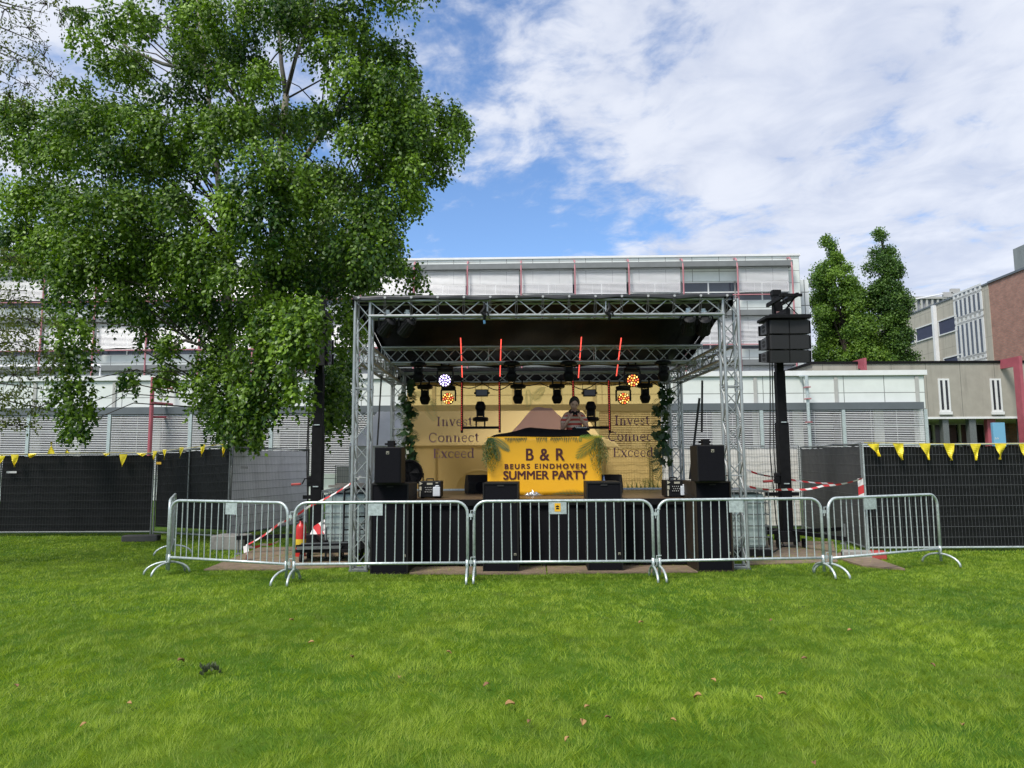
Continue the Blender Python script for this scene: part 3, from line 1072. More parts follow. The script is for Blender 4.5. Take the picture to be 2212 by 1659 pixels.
def fence(label, a, b, tarp, front=True, lean=(0, 0), h=2.0, mid=False, lift=.10, lifts=None, wires=True, fmat=GALVD, tgap=.0, group='mesh fence panels with tarpaulin'):
    """a, b: left and right ends on the ground as seen from the lawn."""
    a, b = Vector((a[0], a[1], 0)), Vector((b[0], b[1], 0))
    d = b - a
    Lh = d.length
    wm = WIRED if tarp is TARPB and fmat is GALVD else WIRE
    t = thing('site_fence', label, 'fence', a, math.atan2(d.y, d.x), group)
    lx, ly = lean
    la, lb = lifts if lifts else (lift, lift)

    def pt(x, z, y=0.0):                    # local: x along, y away from the lawn side positive
        f = z / h
        zz = z + la * (1 - x / Lh) + lb * (x / Lh)
        return Vector((x + lx * f, y + ly * f, zz))
    m_ = MB()
    r = .021
    m_.path([pt(0, -.06), pt(0, h), pt(Lh, h), pt(Lh, -.06)], r, 8)
    m_.tube(pt(r, 0), pt(Lh - r, 0), r * .9, 8)
    if mid:
        m_.tube(pt(Lh * .48, 0), pt(Lh * .48, h), .017, 8)
    m_.build('frame', fmat, t)
    if wires:
        m_ = MB()
        yw = -.012 if front else .03
        nv = int(Lh / .062)
        for i in range(1, nv):
            x = Lh * i / nv
            m_.tube(pt(x, .01, yw), pt(x, h - .01, yw), .0013 if tarp is TARPG else .0024, 4)
        for j in range(1, 10):
            z = h * j / 10
            m_.tube(pt(.01, z, yw - .005), pt(Lh - .01, z, yw - .005), .0042, 4)
        m_.build('wire_mesh', wm, t)
    if tarp:
        ph = random.random() * 9
        yt = .02 if front else -.024

        def fn(u, v):
            x = .02 + (Lh - .04) * u
            z = tgap + (h - .03 - tgap) * v
            rip = .012 * math.sin(x * 7 + ph + 2 * v) * math.sin(v * 3.1) + .006 * math.sin(x * 17 + v * 9 + ph)
            z -= .02 * abs(math.sin(u * 9 * math.pi)) * (v > .99)
            return pt(x, z, yt + (rip if front else -rip - .01))
        m_ = MB().grid(fn, 48, 16)
        m_.build('tarpaulin', tarp, t, smooth=True)
    FEN.append(t)
    return t


fl = G(325, 1158)
fence('black tarpaulin fence panel at the far left with faint horizontal wires', (fl.x - 3.55, fl.y + .05), (fl.x, fl.y), TARPB, front=True, h=1.77)
fence('black tarpaulin fence panel beyond the left frame edge', (fl.x - 7.15, fl.y + .15), (fl.x - 3.62, fl.y + .05), TARPB, front=True, h=1.77)
f2 = Vector((P(497, 1000, 14.3).x, 14.3, 0))
fence('black fence panel with middle post angled between far left panel and birch trunk', (fl.x + .06, fl.y), (f2.x, f2.y), TARPB, front=True, mid=True, lifts=(.09, .2), tgap=.12, h=1.8)
a3, b3 = G(494, 1166), G(664, 1136)
fence('light grey tarpaulin fence panel leaning beside the birch trunk', (a3.x, a3.y), (b3.x, b3.y), TARPG, front=True, lean=(.25, .15), lift=.1, h=1.88)
fr = G(1872, 1192)
fence('black tarpaulin fence panel with yellow flags at the far right', (fr.x + .04, fr.y), (fr.x + 3.54, fr.y - .02), TARPB, fmat=GALV, lift=.07, h=1.84)
fence('black tarpaulin fence panel running out of frame on the right', (fr.x + 3.6, fr.y - .02), (fr.x + 7.1, fr.y), TARPB, fmat=GALV, lift=.07, h=1.84)
b4 = G(1738, 1143)
fence('dark grey fence panel running back behind the right speaker mast', (b4.x, b4.y), (fr.x, fr.y), TARPD, lift=.07, h=1.86)
fence('white tarpaulin fence panel between stage and right speaker mast', (b4.x - 3.55, b4.y + .15), (b4.x - .03, b4.y + .05), TARPW, lift=.07, h=1.9)
fence('white tarpaulin fence panel half hidden behind the right stage tower', (2.25, b4.y + .22), (b4.x - 3.6, b4.y + .17), TARPW, lift=.07, h=1.9)
fence('white tarpaulin fence panel behind the left speaker mast', (-4.6, 18.6), (-1.1, 18.4), TARPW, lift=.07, h=1.5)


def label_plate(t, vx, vy, Yd, w, h, m):
    p = P(vx, vy, Yd)
    MB().box(p, (w, .006, h)).build('label_plate', m, t, world=True)


WLAB = mat('white_label', (.5, .5, .5), .5)
label_plate(FEN[0], 25, 1020, fl.y - .03, .23, .045, WLAB)
label_plate(FEN[2], 343, 1000.5, fl.y - .26, .11, .055, mat('orange_label', (.6, .36, .03), .5))
label_plate(FEN[3], 528, 1010, a3.y + .28, .16, .05, mat('grey_label', (.4, .4, .4), .5))
label_plate(FEN[6], 1740, 1006, b4.y - .12, .10, .06, WLAB)


def ballast(label, c, d, rz, m, name='fence_foot'):
    t = thing(name, label, 'ballast block', (c[0], c[1], 0), rz, 'fence feet')
    m_ = MB().box((0, 0, d[2] / 2), d)
    m_.build('block', m, t, bevel=.02)
    for s in (-1, 1):
        MB().box((s * d[0] * .5, 0, d[2] * .5), (.012, d[1] * .45, d[2] * .5)).build('grip_hole', RUBBER, t)
    return t


q = G(305, 1170)
ballast('dark grey fence foot on the grass under the left fence corner', q, (.72, .24, .14), .12, mat('dark_foot', (.05, .05, .05), .8, 0, .2, 5, .2))
q = G(486, 1190)
ballast('large grey concrete block under the birch trunk behind the barrier', (q.x, q.y + .3), (.62, .5, .27), -.05, CONC)
q = G(1895, 1211)
t = ballast('concrete fence foot with a red painted end at the right barrier', (q.x - .1, q.y + .25), (.66, .22, .13), -.3, CONC)
MB().box((.22, 0, .066), (.235, .228, .137)).build('red_end', REDP, t, bevel=.02)
q = G(1780, 1150)
ballast('grey fence foot behind the right speaker mast', (q.x, q.y), (.7, .24, .14), 1.2, CONC)


# ------------------------------------------------------------------ bunting
def bunting(label, flags, Yd, string):
    t = thing('bunting', label, 'bunting', string[0])
    MB().path(string, .004, 5).build('string', YELFOIL, t, world=True)
    for (xl, xr, xt, yt, yb) in flags:
        a, b_, c = P(xl, yt, Yd(xl)), P(xr, yt, Yd(xr)), P(xt, yb, Yd(xt))
        ph = random.random() * 6
        cu_ = random.uniform(.02, .06)

        def fn(u, v):
            e = a + (b_ - a) * u
            p = e + (c - e) * (v * .985)
            return p + Vector((0, -.012 - cu_ * math.sin(v * 5 + u * 4 + ph) * v - .02 * v, 0))
        m_ = MB().grid(fn, 5, 8)
        m_.build('flag', YELFOIL, t, world=True, solid=.002)
    return t


zr = zoomv(2780, 1600, .4793)
fls = []
for (xl, xr, xt, yb) in ((980, 1075, 1072, 235), (1180, 1265, 1250, 262), (1385, 1475, 1458, 262), (1575, 1665, 1635, 266), (1785, 1870, 1826, 265), (1978, 2070, 2015, 258), (2165, 2260, 2215, 262)):
    fls.append((zr(xl, 0)[0], zr(xr, 0)[0], zr(xt, 0)[0], zr(0, 133)[1], zr(0, yb)[1]))
yr = fr.y - .1
bunting('row of seven yellow foil flags along the top of the right black fence', fls, lambda x: yr, [P(1866, 956, yr), P(2000, 958, yr), P(2100, 958.5, yr), P(2260, 957, yr)])
zl = zoomv(0, 1600, .3617)
fls = []
for (xl, xr, xt, yt, yb) in ((-30, 60, 5, 300, 400), (115, 200, 160, 290, 420), (290, 390, 325, 278, 325), (495, 572, 545, 282, 155), (675, 730, 700, 275, 235), (1070, 1145, 1105, 278, 308), (1240, 1325, 1272, 285, 420), (1415, 1530, 1485, 275, 310)):
    fls.append((zl(xl, 0)[0], zl(xr, 0)[0], zl(xt, 0)[0], zl(0, yt)[1], zl(0, yb)[1]))
yl = fl.y - .12
bunting('yellow foil flags along the top of the far left black fence', fls, lambda x: yl, [P(-20, 982, yl), P(150, 979, yl), P(326, 977, yl)])
fls = []
for (xl, xr, xt, yt, yb) in ((1585, 1635, 1598, 250, 345), (1690, 1730, 1712, 235, 345), (1865, 1912, 1872, 212, 328), (2080, 2132, 2098, 185, 312)):
    fls.append((zl(xl, 0)[0], zl(xr, 0)[0], zl(xt, 0)[0], zl(0, yt)[1], zl(0, yb)[1]))
fls.append((480, 488, 484, 960, 987))
fy = lambda x: fl.y + (f2.y - fl.y) * (x - 325) / 172 - .1
bunting('yellow foil flags along the angled black fence left of the birch trunk', fls, fy, [P(326, 977, fy(326)), P(410, 967, fy(410)), P(497, 958, fy(497))])


# ------------------------------------------------------------------ crowd barriers
def make_barrier():
    """local: x along 0..1 scaled by length; feet along y; front is -y"""
    t = thing('crowd_barrier', '', 'barrier', (0, 0, 0), 0, 'galvanised crowd barriers in front of the stage')
    return t


def barrier(label, pa, pb, plate=None, sticker=False, bars=18, hook=True):
    pa, pb = Vector((pa[0], pa[1], 0)), Vector((pb[0], pb[1], 0))
    d = pb - pa
    Lh = d.length
    t = thing('crowd_barrier', label, 'barrier', pa, math.atan2(d.y, d.x), 'galvanised crowd barriers in front of the stage')
    zb, zt, r = .26, 1.10, .021
    rc = .17
    pts = [(0, 0, .07), (0, 0, zt - rc)]
    for k in range(1, 6):
        a = k / 6 * math.pi / 2
        pts.append((rc - rc * math.cos(a), 0, zt - rc + rc * math.sin(a)))
    pts.append((rc, 0, zt))
    pts2 = [(Lh - x, 0, z) for x, y, z in reversed(pts)]
    m_ = MB().path(pts + pts2, r, 10)
    m_.tube((.015, 0, zb), (Lh - .015, 0, zb), .019, 10)
    m_.build('frame', GALV, t, smooth=True)
    proto = None
    for i in range(bars):
        x = Lh * (i + 1) / (bars + 1)
        top = zt - .005
        if x < rc:
            top = zt - rc + math.sqrt(max(0, rc * rc - (rc - x) ** 2))
        if Lh - x < rc:
            top = zt - rc + math.sqrt(max(0, rc * rc - (rc - Lh + x) ** 2))
        if plate and plate[0] < x < plate[1]:
            top = .92
        m2 = MB().tube((0, 0, zb), (0, 0, top), .0078, 6)
        o = m2.build('upright_bar', GALV, t)
        o.location = (x, 0, 0)
        o.rotation_euler = (random.gauss(0, .006), random.gauss(0, .007), 0)
    if plate:
        MB().box(((plate[0] + plate[1]) / 2, -.012, 1.0), (plate[1] - plate[0], .004, .165)).build('sign_plate', GALV, t)
        if sticker:
            xc = (plate[0] + plate[1]) / 2 + .0
            st = MB().box((xc, -.0165, 1.01), (.085, .003, .115)).build('sticker', mat('sticker_yellow', (.75, .42, .02), .4, 0, .03), t)
            m_ = MB()
            for zz, dx in ((1.025, 0), (.995, .006)):
                m_.prism([(xc - .03 + dx, -.0182, zz - .012), (xc + .028, -.0182, zz - .012), (xc + .02, -.0182, zz + .004), (xc, -.0182, zz + .014), (xc - .02, -.0182, zz + .006)], (0, -.001, 0))
            m_.build('sticker_emblem', BLACK, st)
    for x, s in ((.0, 1), (Lh, -1)):
        m_ = MB()
        fx = x + s * .006
        arc = []
        for k in range(13):
            a = math.pi * k / 12
            arc.append((fx, -.31 * math.cos(a), .015 + .17 * math.sin(a)))
        m_.path(arc, .0165, 8)
        m_.tube((fx, 0, .16), (fx, 0, .30), .024, 8)
        m_.build('foot', GALV, t, smooth=True)
    if hook:
        for z in (.94, .30):
            m_ = MB().box((Lh + .035, 0, z - .03), (.07, .012, .045))
            m_.path([(Lh + .11, 0, z + .035), (Lh + .045, 0, z + .035), (Lh + .045, 0, z - .09)], .008, 6)
            m_.build('hook', GALV, t)
    return t


def railz(vx, vy):
    return G(vx, vy, .26)


B1a, B1b = railz(365, 1203.5), railz(619, 1218.5)
B2a, B2b = railz(634, 1219), railz(1010, 1215.5)
B3a, B3b = railz(1024, 1214.5), railz(1412, 1212)
B4a, B4b = railz(1424, 1211.5), railz(1779, 1205)
B5a, B5b = railz(1794, 1206), railz(2031, 1185)
B0a, B0b = Vector((P(378, 1100, 13.0).x, 13.0, 0)), Vector((B1a.x - .05, B1a.y + .06, 0))
barrier('galvanised barrier seen edge on, running back at the left end of the row', B0a, B0b, None, hook=False)
barrier('leftmost front barrier, angled in front of the grey leaning fence panel', B1a, B1b, (1.06, 1.27))
barrier('straight barrier in front of the fire extinguisher and left subwoofer', B2a, B2b, (1.02, 1.22))
barrier('centre barrier with a small yellow sticker on its plate', B3a, B3b, (1.05, 1.30), True)
barrier('straight barrier in front of the right subwoofer and right tower', B4a, B4b, (1.03, 1.24))
barrier('rightmost barrier, turned back towards the black fence with flags', B5a, B5b, (.72, .98), hook=False)

# ------------------------------------------------------------------ stage truss
XL, XR = -2.34, 3.46
YF, YB = 11.1, 14.7
DECKZ = 1.065
stage = thing('stage_truss', 'silver aluminium box truss frame carrying the black stage roof', 'stage frame', ((XL + XR) / 2, YF, 0))


def truss(name, p0, p1, w=.24, cr=.0245, br=.0095, step=.27, parent=stage, m=ALU, sides=(0, 1, 2, 3), up=Vector((0, 0, 1))):
    p0, p1 = Vector(p0), Vector(p1)
    d = (p1 - p0)
    Lh = d.length
    d.normalize()
    if abs(d.dot(up)) > .9:
        up = Vector((0, 1, 0))
    a = d.cross(up).normalized()
    b = a.cross(d).normalized()
    cs = [(-1, -1), (1, -1), (1, 1), (-1, 1)]
    m_ = MB()
    h = w / 2
    for i, j in cs:
        m_.tube(p0 + a * i * h + b * j * h, p1 + a * i * h + b * j * h, cr, 10)
    n = max(2, round(Lh / step))
    for k in sides:
        c0, c1 = cs[k], cs[(k + 1) % 4]
        for q in range(n):
            t0, t1 = Lh * q / n, Lh * (q + 1) / n
            s, e = (c0, c1) if (q + k) % 2 == 0 else (c1, c0)
            m_.tube(p0 + d * t0 + a * s[0] * h + b * s[1] * h, p0 + d * t1 + a * e[0] * h + b * e[1] * h, br, 6)
        for t in (.01, Lh / 3, Lh * 2 / 3, Lh - .01):
            m_.tube(p0 + d * t + a * c0[0] * h + b * c0[1] * h, p0 + d * t + a * c1[0] * h + b * c1[1] * h, br * 1.1, 6)
    for t in (Lh / 3, Lh * 2 / 3):               # spigot couplers
        for i, j in cs:
            c = p0 + d * t + a * i * h + b * j * h
            m_.tube(c - d * .06, c + d * .06, cr * 1.18, 10)
    return m_.build(name, m, parent, world=True, smooth=False)


ztop = P(1106, 648, YF - .12).z
zfb = P(1106, 681, YF - .12).z
FW = ztop - zfb
zf = (ztop + zfb) / 2
ZS0, ZS1 = 3.24, 3.48
for x in (XL, XR):
    truss('front_tower', (x, YF, .03), (x, YF, ztop), .235)
    MB().box((x, YF, .018), (.29, .29, .025)).build('base_plate', GALVD, stage, world=True)
XLb, XRb = -2.36, 3.39
for x in (XLb, XRb):
    truss('rear_tower', (x, YB, .03), (x, YB, ZS1), .235)
    MB().box((x, YB, .018), (.29, .29, .025)).build('base_plate', GALVD, stage, world=True)
truss('front_beam', (XL + .1, YF, zf), (XR - .1, YF, zf), FW, .0245, .0105, .30)
for x, xb in ((XL, XLb), (XR, XRb)):
    truss('side_beam', (x, YF + .14, 3.36), (xb, YB - .12, 3.36), .235)
truss('rear_beam', (XLb + .12, YB, 3.37), (XRb - .12, YB, 3.37), .235)
YM = 13.0
zm0, zm1 = P(1106, 785, YM).z, P(1106, 750, YM).z
truss('middle_beam', (XL - .05, YM, (zm0 + zm1) / 2), (XR + .05, YM, (zm0 + zm1) / 2), zm1 - zm0 - .02)

# roof tarpaulin
roof = thing('roof_tarpaulin', 'glossy black tarpaulin roof lashed over the stage truss with white eyelets', 'tarpaulin', (XL, YF, ztop))
X0, X1 = XL - .14, XR + .02
zr_back = ZS1 + .12


def rf(u, v):
    x = X0 + (X1 - X0) * u
    y = YF - .17 + (YB + .35 - YF) * v
    z = ztop + .035 + (zr_back - ztop) * v
    z += .05 * math.sin(v * math.pi * 2) * (.6 + .4 * math.sin(u * 9)) - .03 * math.sin(u * math.pi * 4) ** 2 + .02 * math.sin(u * 31 + v * 5) * math.sin(v * 7)
    return Vector((x, y, z + .02))


MB().grid(rf, 60, 24).build('sheet', TARPR, roof, world=True, smooth=True, solid=.006)


def vf(u, v):
    x = X0 + (X1 - X0) * u
    return Vector((x, YF - .18 - .01 * math.sin(u * 40) * v, ztop + .065 - .065 * v - .014 * math.sin(u * 24) * v - .008 * math.sin(u * 61)))


MB().grid(vf, 90, 3).build('front_valance', mat('valance_tarpaulin', (.03, .03, .034), .45, 0, .2, 4), roof, world=True, smooth=True, solid=.006)


def sf(u, v, x, s):
    p = rf(0 if s < 0 else 1, u)
    return Vector((p.x + s * .01, p.y, p.z - .16 * v - .02 * math.sin(u * 22) * v))


for x, s in ((X0, -1), (X1, 1)):
    MB().grid(lambda u, v: sf(u, v, x, s), 30, 3).build('side_valance', TARPR, roof, world=True, smooth=True, solid=.006)
EYE = mat('white_eyelet', (.42, .42, .42), .4, .2)
BUNG = mat('bungee_cord', (.06, .06, .06), .7)
ep = None
for i in range(15):
    x = X0 + .09 + (X1 - X0 - .18) * i / 14
    if ep is None:
        ep = MB().lathe((0, 0, 0), [(.010, -.006), (.020, -.006), (.020, .006), (.010, .006)], (0, 1, 0), 12).build('eyelet', EYE, roof)
        m_ = MB().path([(-.008, 0, -.01), (-.02, .05, -.2), (-.016, .07, -.315)], .0055, 5).path([(.008, 0, -.01), (.012, .05, -.2), (-.004, .07, -.315)], .0055, 5)
        m_.lathe((-.01, .06, -.335), [(.005, -.014), (.016, 0), (.005, .014)], (0, 0, 1), 8)
        bg_ = m_.build('bungee', BUNG, roof)
        c, c2 = ep, bg_
    else:
        c = ep.copy(); COL.objects.link(c)
        c2 = bg_.copy(); COL.objects.link(c2)
    for q in (c, c2):
        q.location = Vector((x, YF - .205, ztop + .035)) - roof.location

MB().grid(lambda u, v: Vector((X0 + .05 + (X1 - X0 - .15) * u, YB + .34 + .015 * math.sin(u * 30) * v, zr_back + .03 - (zr_back - 3.25) * v)), 40, 4).build('rear_valance', TARPR, roof, world=True, smooth=True, solid=.006)

# ------------------------------------------------------------------ stage platform
YD0, YD1 = 11.28, 14.62
plat = thing('stage_platform', 'black skirted stage platform with a worn brown plywood deck', 'stage', (.6, YD0, 0))
XD0, XD1 = -2.05, 3.18
MB().span((XD0, YD0, DECKZ - .05), (XD1, YD1, DECKZ)).build('deck', DECK, plat, world=True)
MB().span((XD0 - .005, YD0 - .012, DECKZ - .1), (XD1 + .005, YD0 - .002, DECKZ - .008)).build('deck_edge', BLACKM, plat, world=True)
m_ = MB().grid(lambda u, v: Vector((XD0 + (XD1 - XD0) * u, YD0 + .03 + .012 * math.sin(u * 95) * (1 - v) + .008 * math.sin(u * 41), .05 + (DECKZ - .11) * v)), 160, 4)
m_.build('front_skirt', DRAPE, plat, world=True, smooth=True)
for x in (XD0, XD1):
    MB().grid(lambda u, v: Vector((x, YD0 + .04 + (YD1 - YD0 - .1) * u, .05 + (DECKZ - .11) * v)), 20, 3).build('side_skirt', DRAPE, plat, world=True)
for x in (XD0 + .1, .5, XD1 - .1):
    for y in (YD0 + .15, YD1 - .1):
        MB().tube((x, y, 0), (x, y, DECKZ - .06), .03, 8).build('leg', GALVD, plat, world=True)

# ------------------------------------------------------------------ printed lettering


def text(s, x0, x1, z0, z1, y, m, parent, name='lettering', bold=0.0, depth=.002, spacing=1.0):
    """letters standing in the XZ plane at depth y, fitted to the box x0..x1, z0..z1"""
    cu = bpy.data.curves.new(name, 'FONT')
    cu.body = s
    cu.size = 1
    cu.space_character = spacing
    cu.extrude = .0005
    o = bpy.data.objects.new(name, cu)
    COL.objects.link(o)
    dg = bpy.context.evaluated_depsgraph_get()
    me = bpy.data.meshes.new_from_object(o.evaluated_get(dg))
    bpy.data.objects.remove(o)
    bpy.data.curves.remove(cu)
    co = np.empty(len(me.vertices) * 3, np.float32)
    me.vertices.foreach_get('co', co)
    co = co.reshape(-1, 3)
    mn, mx = co.min(0), co.max(0)
    nV = len(co)
    Vv = np.empty_like(co)
    Vv[:, 0] = x0 + (co[:, 0] - mn[0]) / (mx[0] - mn[0]) * (x1 - x0)
    Vv[:, 2] = z0 + (co[:, 1] - mn[1]) / (mx[1] - mn[1]) * (z1 - z0)
    Vv[:, 1] = y - (co[:, 2] - mn[2]) / max(1e-6, mx[2] - mn[2]) * depth
    if parent is not None:
        Vv -= np.array(chain(parent).translation)
    fs_ = [tuple(p.vertices) for p in me.polygons]
    bpy.data.meshes.remove(me)
    allv, allf = [], []
    for k_, (dx_, dz_) in enumerate(((0, 0), (-bold, bold * .5), (bold, -bold * .5), (-bold, -bold * .5), (bold, bold * .5))):
        allv += [(x + dx_, y_ - .0003 * k_, z + dz_) for x, y_, z in Vv.tolist()]
        allf += [tuple(i + k_ * nV for i in f) for f in fs_]
    me = bpy.data.meshes.new(name)
    me.from_pydata(allv, [], allf)
    me.update()
    me.materials.append(m)
    o = bpy.data.objects.new(name, me)
    COL.objects.link(o)
    o.parent = parent
    return o


def arc(cx, cy, rx, ry, a0, a1, n=14):
    return [(cx + rx * math.cos(RAD(a0 + (a1 - a0) * k / n)), cy + ry * math.sin(RAD(a0 + (a1 - a0) * k / n))) for k in range(n + 1)]


T, H_ = .225, .10                                # thick and thin strokes (x-height = 1, cap height 1.45)
SER = lambda x, y, w=.36: ([(x - w / 2, y), (x + w / 2, y)], H_)
GL = {
    'I': (.75, [([(.37, 0), (.37, 1.45)], T), SER(.37, .03, .5), SER(.37, 1.42, .5)]),
    'n': (1.15, [([(.25, 0), (.25, 1.0)], T), ([(.04, .95), (.25, .98)], H_), SER(.25, .03), ([(.25, .72)] + arc(.55, .66, .30, .30, 150, 20), .085), ([(.84, .7), (.84, 0)], T), SER(.84, .03)]),
    'v': (1.0, [([(.14, 1.0), (.5, .02)], T), ([(.5, .02), (.84, 1.0)], H_), SER(.14, .98, .36), SER(.85, .98, .30)]),
    'e': (.92, [(arc(.46, .5, .38, .49, 10, 200), .10), (arc(.46, .5, .38, .49, 140, 320), .13), ([(.1, .56), (.83, .56)], H_)]),
    's': (.78, [(arc(.38, .74, .25, .24, 35, 235), .10), ([(.2, .6), (.56, .40)], .14), (arc(.38, .26, .27, .25, 45, -150), .10), ([(.64, .98), (.64, .70)], H_), ([(.10, .02), (.10, .30)], H_)]),
    't': (.68, [([(.3, 1.3), (.3, .22)], T), (arc(.46, .22, .16, .2, 180, 310), .09), ([(.04, .97), (.6, .97)], H_), ([(.04, .97), (.3, 1.28)], H_)]),
    'C': (1.35, [(arc(.72, .72, .58, .72, 42, 200), .11), (arc(.72, .72, .58, .72, 130, 318), .16), ([(1.18, 1.42), (1.18, 1.02)], H_)]),
    'o': (1.05, [(arc(.52, .5, .42, .49, 0, 180), .11), (arc(.52, .5, .42, .49, 180, 360), .11), (arc(.52, .5, .42, .49, 130, 235), .16), (arc(.52, .5, .42, .49, -55, 55), .16)]),
    'c': (.9, [(arc(.48, .5, .38, .49, 45, 320), .11), (arc(.48, .5, .38, .49, 120, 240), .15), ([(.8, .95), (.8, .68)], H_)]),
    'E': (1.2, [([(.3, 0), (.3, 1.45)], T), ([(.08, .03), (1.08, .03)], .07), ([(.08, 1.42), (1.0, 1.42)], .07), ([(.3, .76), (.82, .76)], .07), ([(1.06, .03), (1.08, .38)], H_), ([(.98, 1.42), (.98, 1.1)], H_), ([(.82, .92), (.82, .6)], H_)]),
    'x': (1.0, [([(.16, 1.0), (.82, .0)], T), ([(.84, 1.0), (.14, 0)], H_), SER(.16, .98, .34), SER(.84, .98, .28), SER(.14, .02, .28), SER(.84, .02, .36)]),
    'd': (1.12, [(arc(.47, .48, .38, .48, 30, 330), .10), (arc(.47, .48, .38, .48, 120, 240), .15), ([(.83, 1.5), (.83, 0)], T), SER(.7, 1.48, .28), SER(.95, .03, .26)]),
}


def serif(s, x0, x1, z0, xh, y, m, parent):
    tot = sum(GL[c][0] for c in s) + .12 * (len(s) - 1)
    k = (x1 - x0) / tot
    m_ = MB()
    cx = 0
    lay = 0
    for ch in s:
        w, strokes = GL[ch]
        for pts, sw in strokes:
            lay += 1
            yy = y - .0003 * (lay % 7)
            for i in range(len(pts) - 1):
                (ax, az), (bx, bz) = pts[i], pts[i + 1]
                dx, dz = bx - ax, bz - az
                l_ = math.hypot(dx, dz) or 1
                nx, nz = -dz / l_ * sw / 2, dx / l_ * sw / 2
                ex, ez = dx / l_ * .015, dz / l_ * .015
                q = [(ax - ex + nx, az - ez + nz), (ax - ex - nx, az - ez - nz), (bx + ex - nx, bz + ez - nz), (bx + ex + nx, bz + ez + nz)]
                m_.poly([(x0 + (cx + px_) * k, yy - .00003 * i, z0 + pz * xh) for px_, pz in q])
        cx += w + .12
    return m_.build('lettering', m, parent, world=True)


def frond(m_, base, ang, length, y, n=18, wl=.33, droop=.25, w=.007, rib=.006):
    """flat printed palm frond in the XZ plane"""
    bx, bz = base
    pts = []
    a = ang
    x, z = bx, bz
    for i in range(n + 1):
        pts.append((x, z, a))
        x += math.cos(a) * length / n
        z += math.sin(a) * length / n
        a -= droop / n * (1 if math.cos(ang) > 0 else -1)
    for i in range(n):
        (ax, az, aa), (bx2, bz2, _) = pts[i], pts[i + 1]
        m_.poly([(ax, y, az + rib), (ax, y, az - rib), (bx2, y, bz2 - rib), (bx2, y, bz2 + rib)])
    for i in range(1, n + 1):
        px_, pz, pa = pts[i]
        L_ = wl * length * math.sin(math.pi * (.16 + .8 * i / (n + 1)))
        for s in (-1, 1):
            la = pa + s * .85
            ex, ez = px_ + math.cos(la) * L_, pz + math.sin(la) * L_
            nx, nz = -math.sin(la) * w, math.cos(la) * w
            mx_, mz = px_ + math.cos(la) * L_ * .4, pz + math.sin(la) * L_ * .4
            yy = y - .0004 - .0002 * (i % 5) - .0002 * s
            m_.poly([(px_, yy, pz), (mx_ + nx, yy, mz + nz), (ex, yy, ez), (mx_ - nx, yy, mz - nz)])


# ------------------------------------------------------------------ backdrop
BY = 14.52


def sheer(name, col, tr, a, tl_=.75):
    m = bpy.data.materials.new(name)
    m.use_nodes = True
    t = m.node_tree
    b = t.nodes['Principled BSDF']
    b.inputs['Base Color'].default_value = (*col, 1)
    b.inputs['Roughness'].default_value = .8
    tl = N(t, 'ShaderNodeBsdfTranslucent')
    tl.inputs[0].default_value = (*col, 1)
    tp = N(t, 'ShaderNodeBsdfTransparent')
    tp.inputs[0].default_value = (*tr, 1)
    m1, m2 = N(t, 'ShaderNodeMixShader'), N(t, 'ShaderNodeMixShader')
    m1.inputs[0].default_value = tl_
    t.links.new(b.outputs[0], m1.inputs[1]); t.links.new(tl.outputs[0], m1.inputs[2])
    m2.inputs[0].default_value = a
    t.links.new(m1.outputs[0], m2.inputs[1]); t.links.new(tp.outputs[0], m2.inputs[2])
    t.links.new(m2.outputs[0], t.nodes['Material Output'].inputs[0])
    return m


BANN = sheer('sheer_yellow_cloth', (1.0, .58, .15), (1.0, .74, .32), .66)
LAV = sheer('sheer_lavender_print', (.48, .36, .50), (.62, .48, .66), .42, .3)
LETP = sheer('sheer_purple_print', (.19, .085, .165), (.7, .6, .7), .04, .25)
PALMP = sheer('sheer_green_print', (.20, .28, .13), (.6, .8, .5), .2)
PALMB = sheer('sheer_teal_print', (.30, .36, .26), (.7, .9, .8), .3)
drop = thing('backdrop_banner', 'sheer yellow backdrop banner with mountain print and purple lettering', 'banner', (P(1157, 1058, BY).x, BY, P(1157, 1058, BY).z))
bx0, bx1 = P(878, 950, BY).x, P(1429, 950, BY).x
bz0, bz1 = P(1157, 1059, BY).z, 3.28
m_ = MB().grid(lambda u, v: Vector((bx0 + (bx1 - bx0) * u, BY + .012 * math.sin(u * 13) * math.sin(v * 4) + .012, bz0 + (bz1 - bz0) * v)), 40, 20)
m_.build('cloth', BANN, drop, world=True, smooth=True)
zb_ = lambda vy: P(1157, vy, BY).z
xb_ = lambda vx: P(vx, 930, BY).x
zq = zoomv(1750, 1380, .3135)
mt = [zq(*p) for p in ((470, 830), (560, 738), (640, 655), (700, 580), (760, 515), (815, 474), (870, 466), (940, 478), (1015, 482), (1040, 500), (1080, 545), (1125, 580), (1180, 640), (1240, 720), (1300, 830))]
MB().poly([(xb_(x), BY - .004, zb_(y)) for x, y in mt]).build('mountain_print', LAV, drop, world=True)
for (word, lx0, lx1, rx0, rx1, yb, yx) in (('Invest', 942.5, 1020.6, 1327.5, 1403.5, 919, 905.5), ('Connect', 926, 1035, 1313, 1419, 953.5, 940), ('Exceed', 935.4, 1025, 1322.7, 1410.4, 988, 974.5)):
    for a, c in ((lx0, lx1), (rx0, rx1)):
        serif(word, xb_(a), xb_(c), zb_(yb), zb_(yx) - zb_(yb), BY - .005, LETP, drop)
m_ = MB()
frond(m_, (xb_(915), zb_(852)), RAD(-60), .55, BY - .003, 14, .36)
frond(m_, (xb_(895), zb_(845)), RAD(-25), .5, BY - .006, 14, .3)
frond(m_, (xb_(1140), zb_(838)), RAD(-80), .38, BY - .003, 12, .36)
m_.build('palm_print', PALMB, drop, world=True)
m_ = MB()
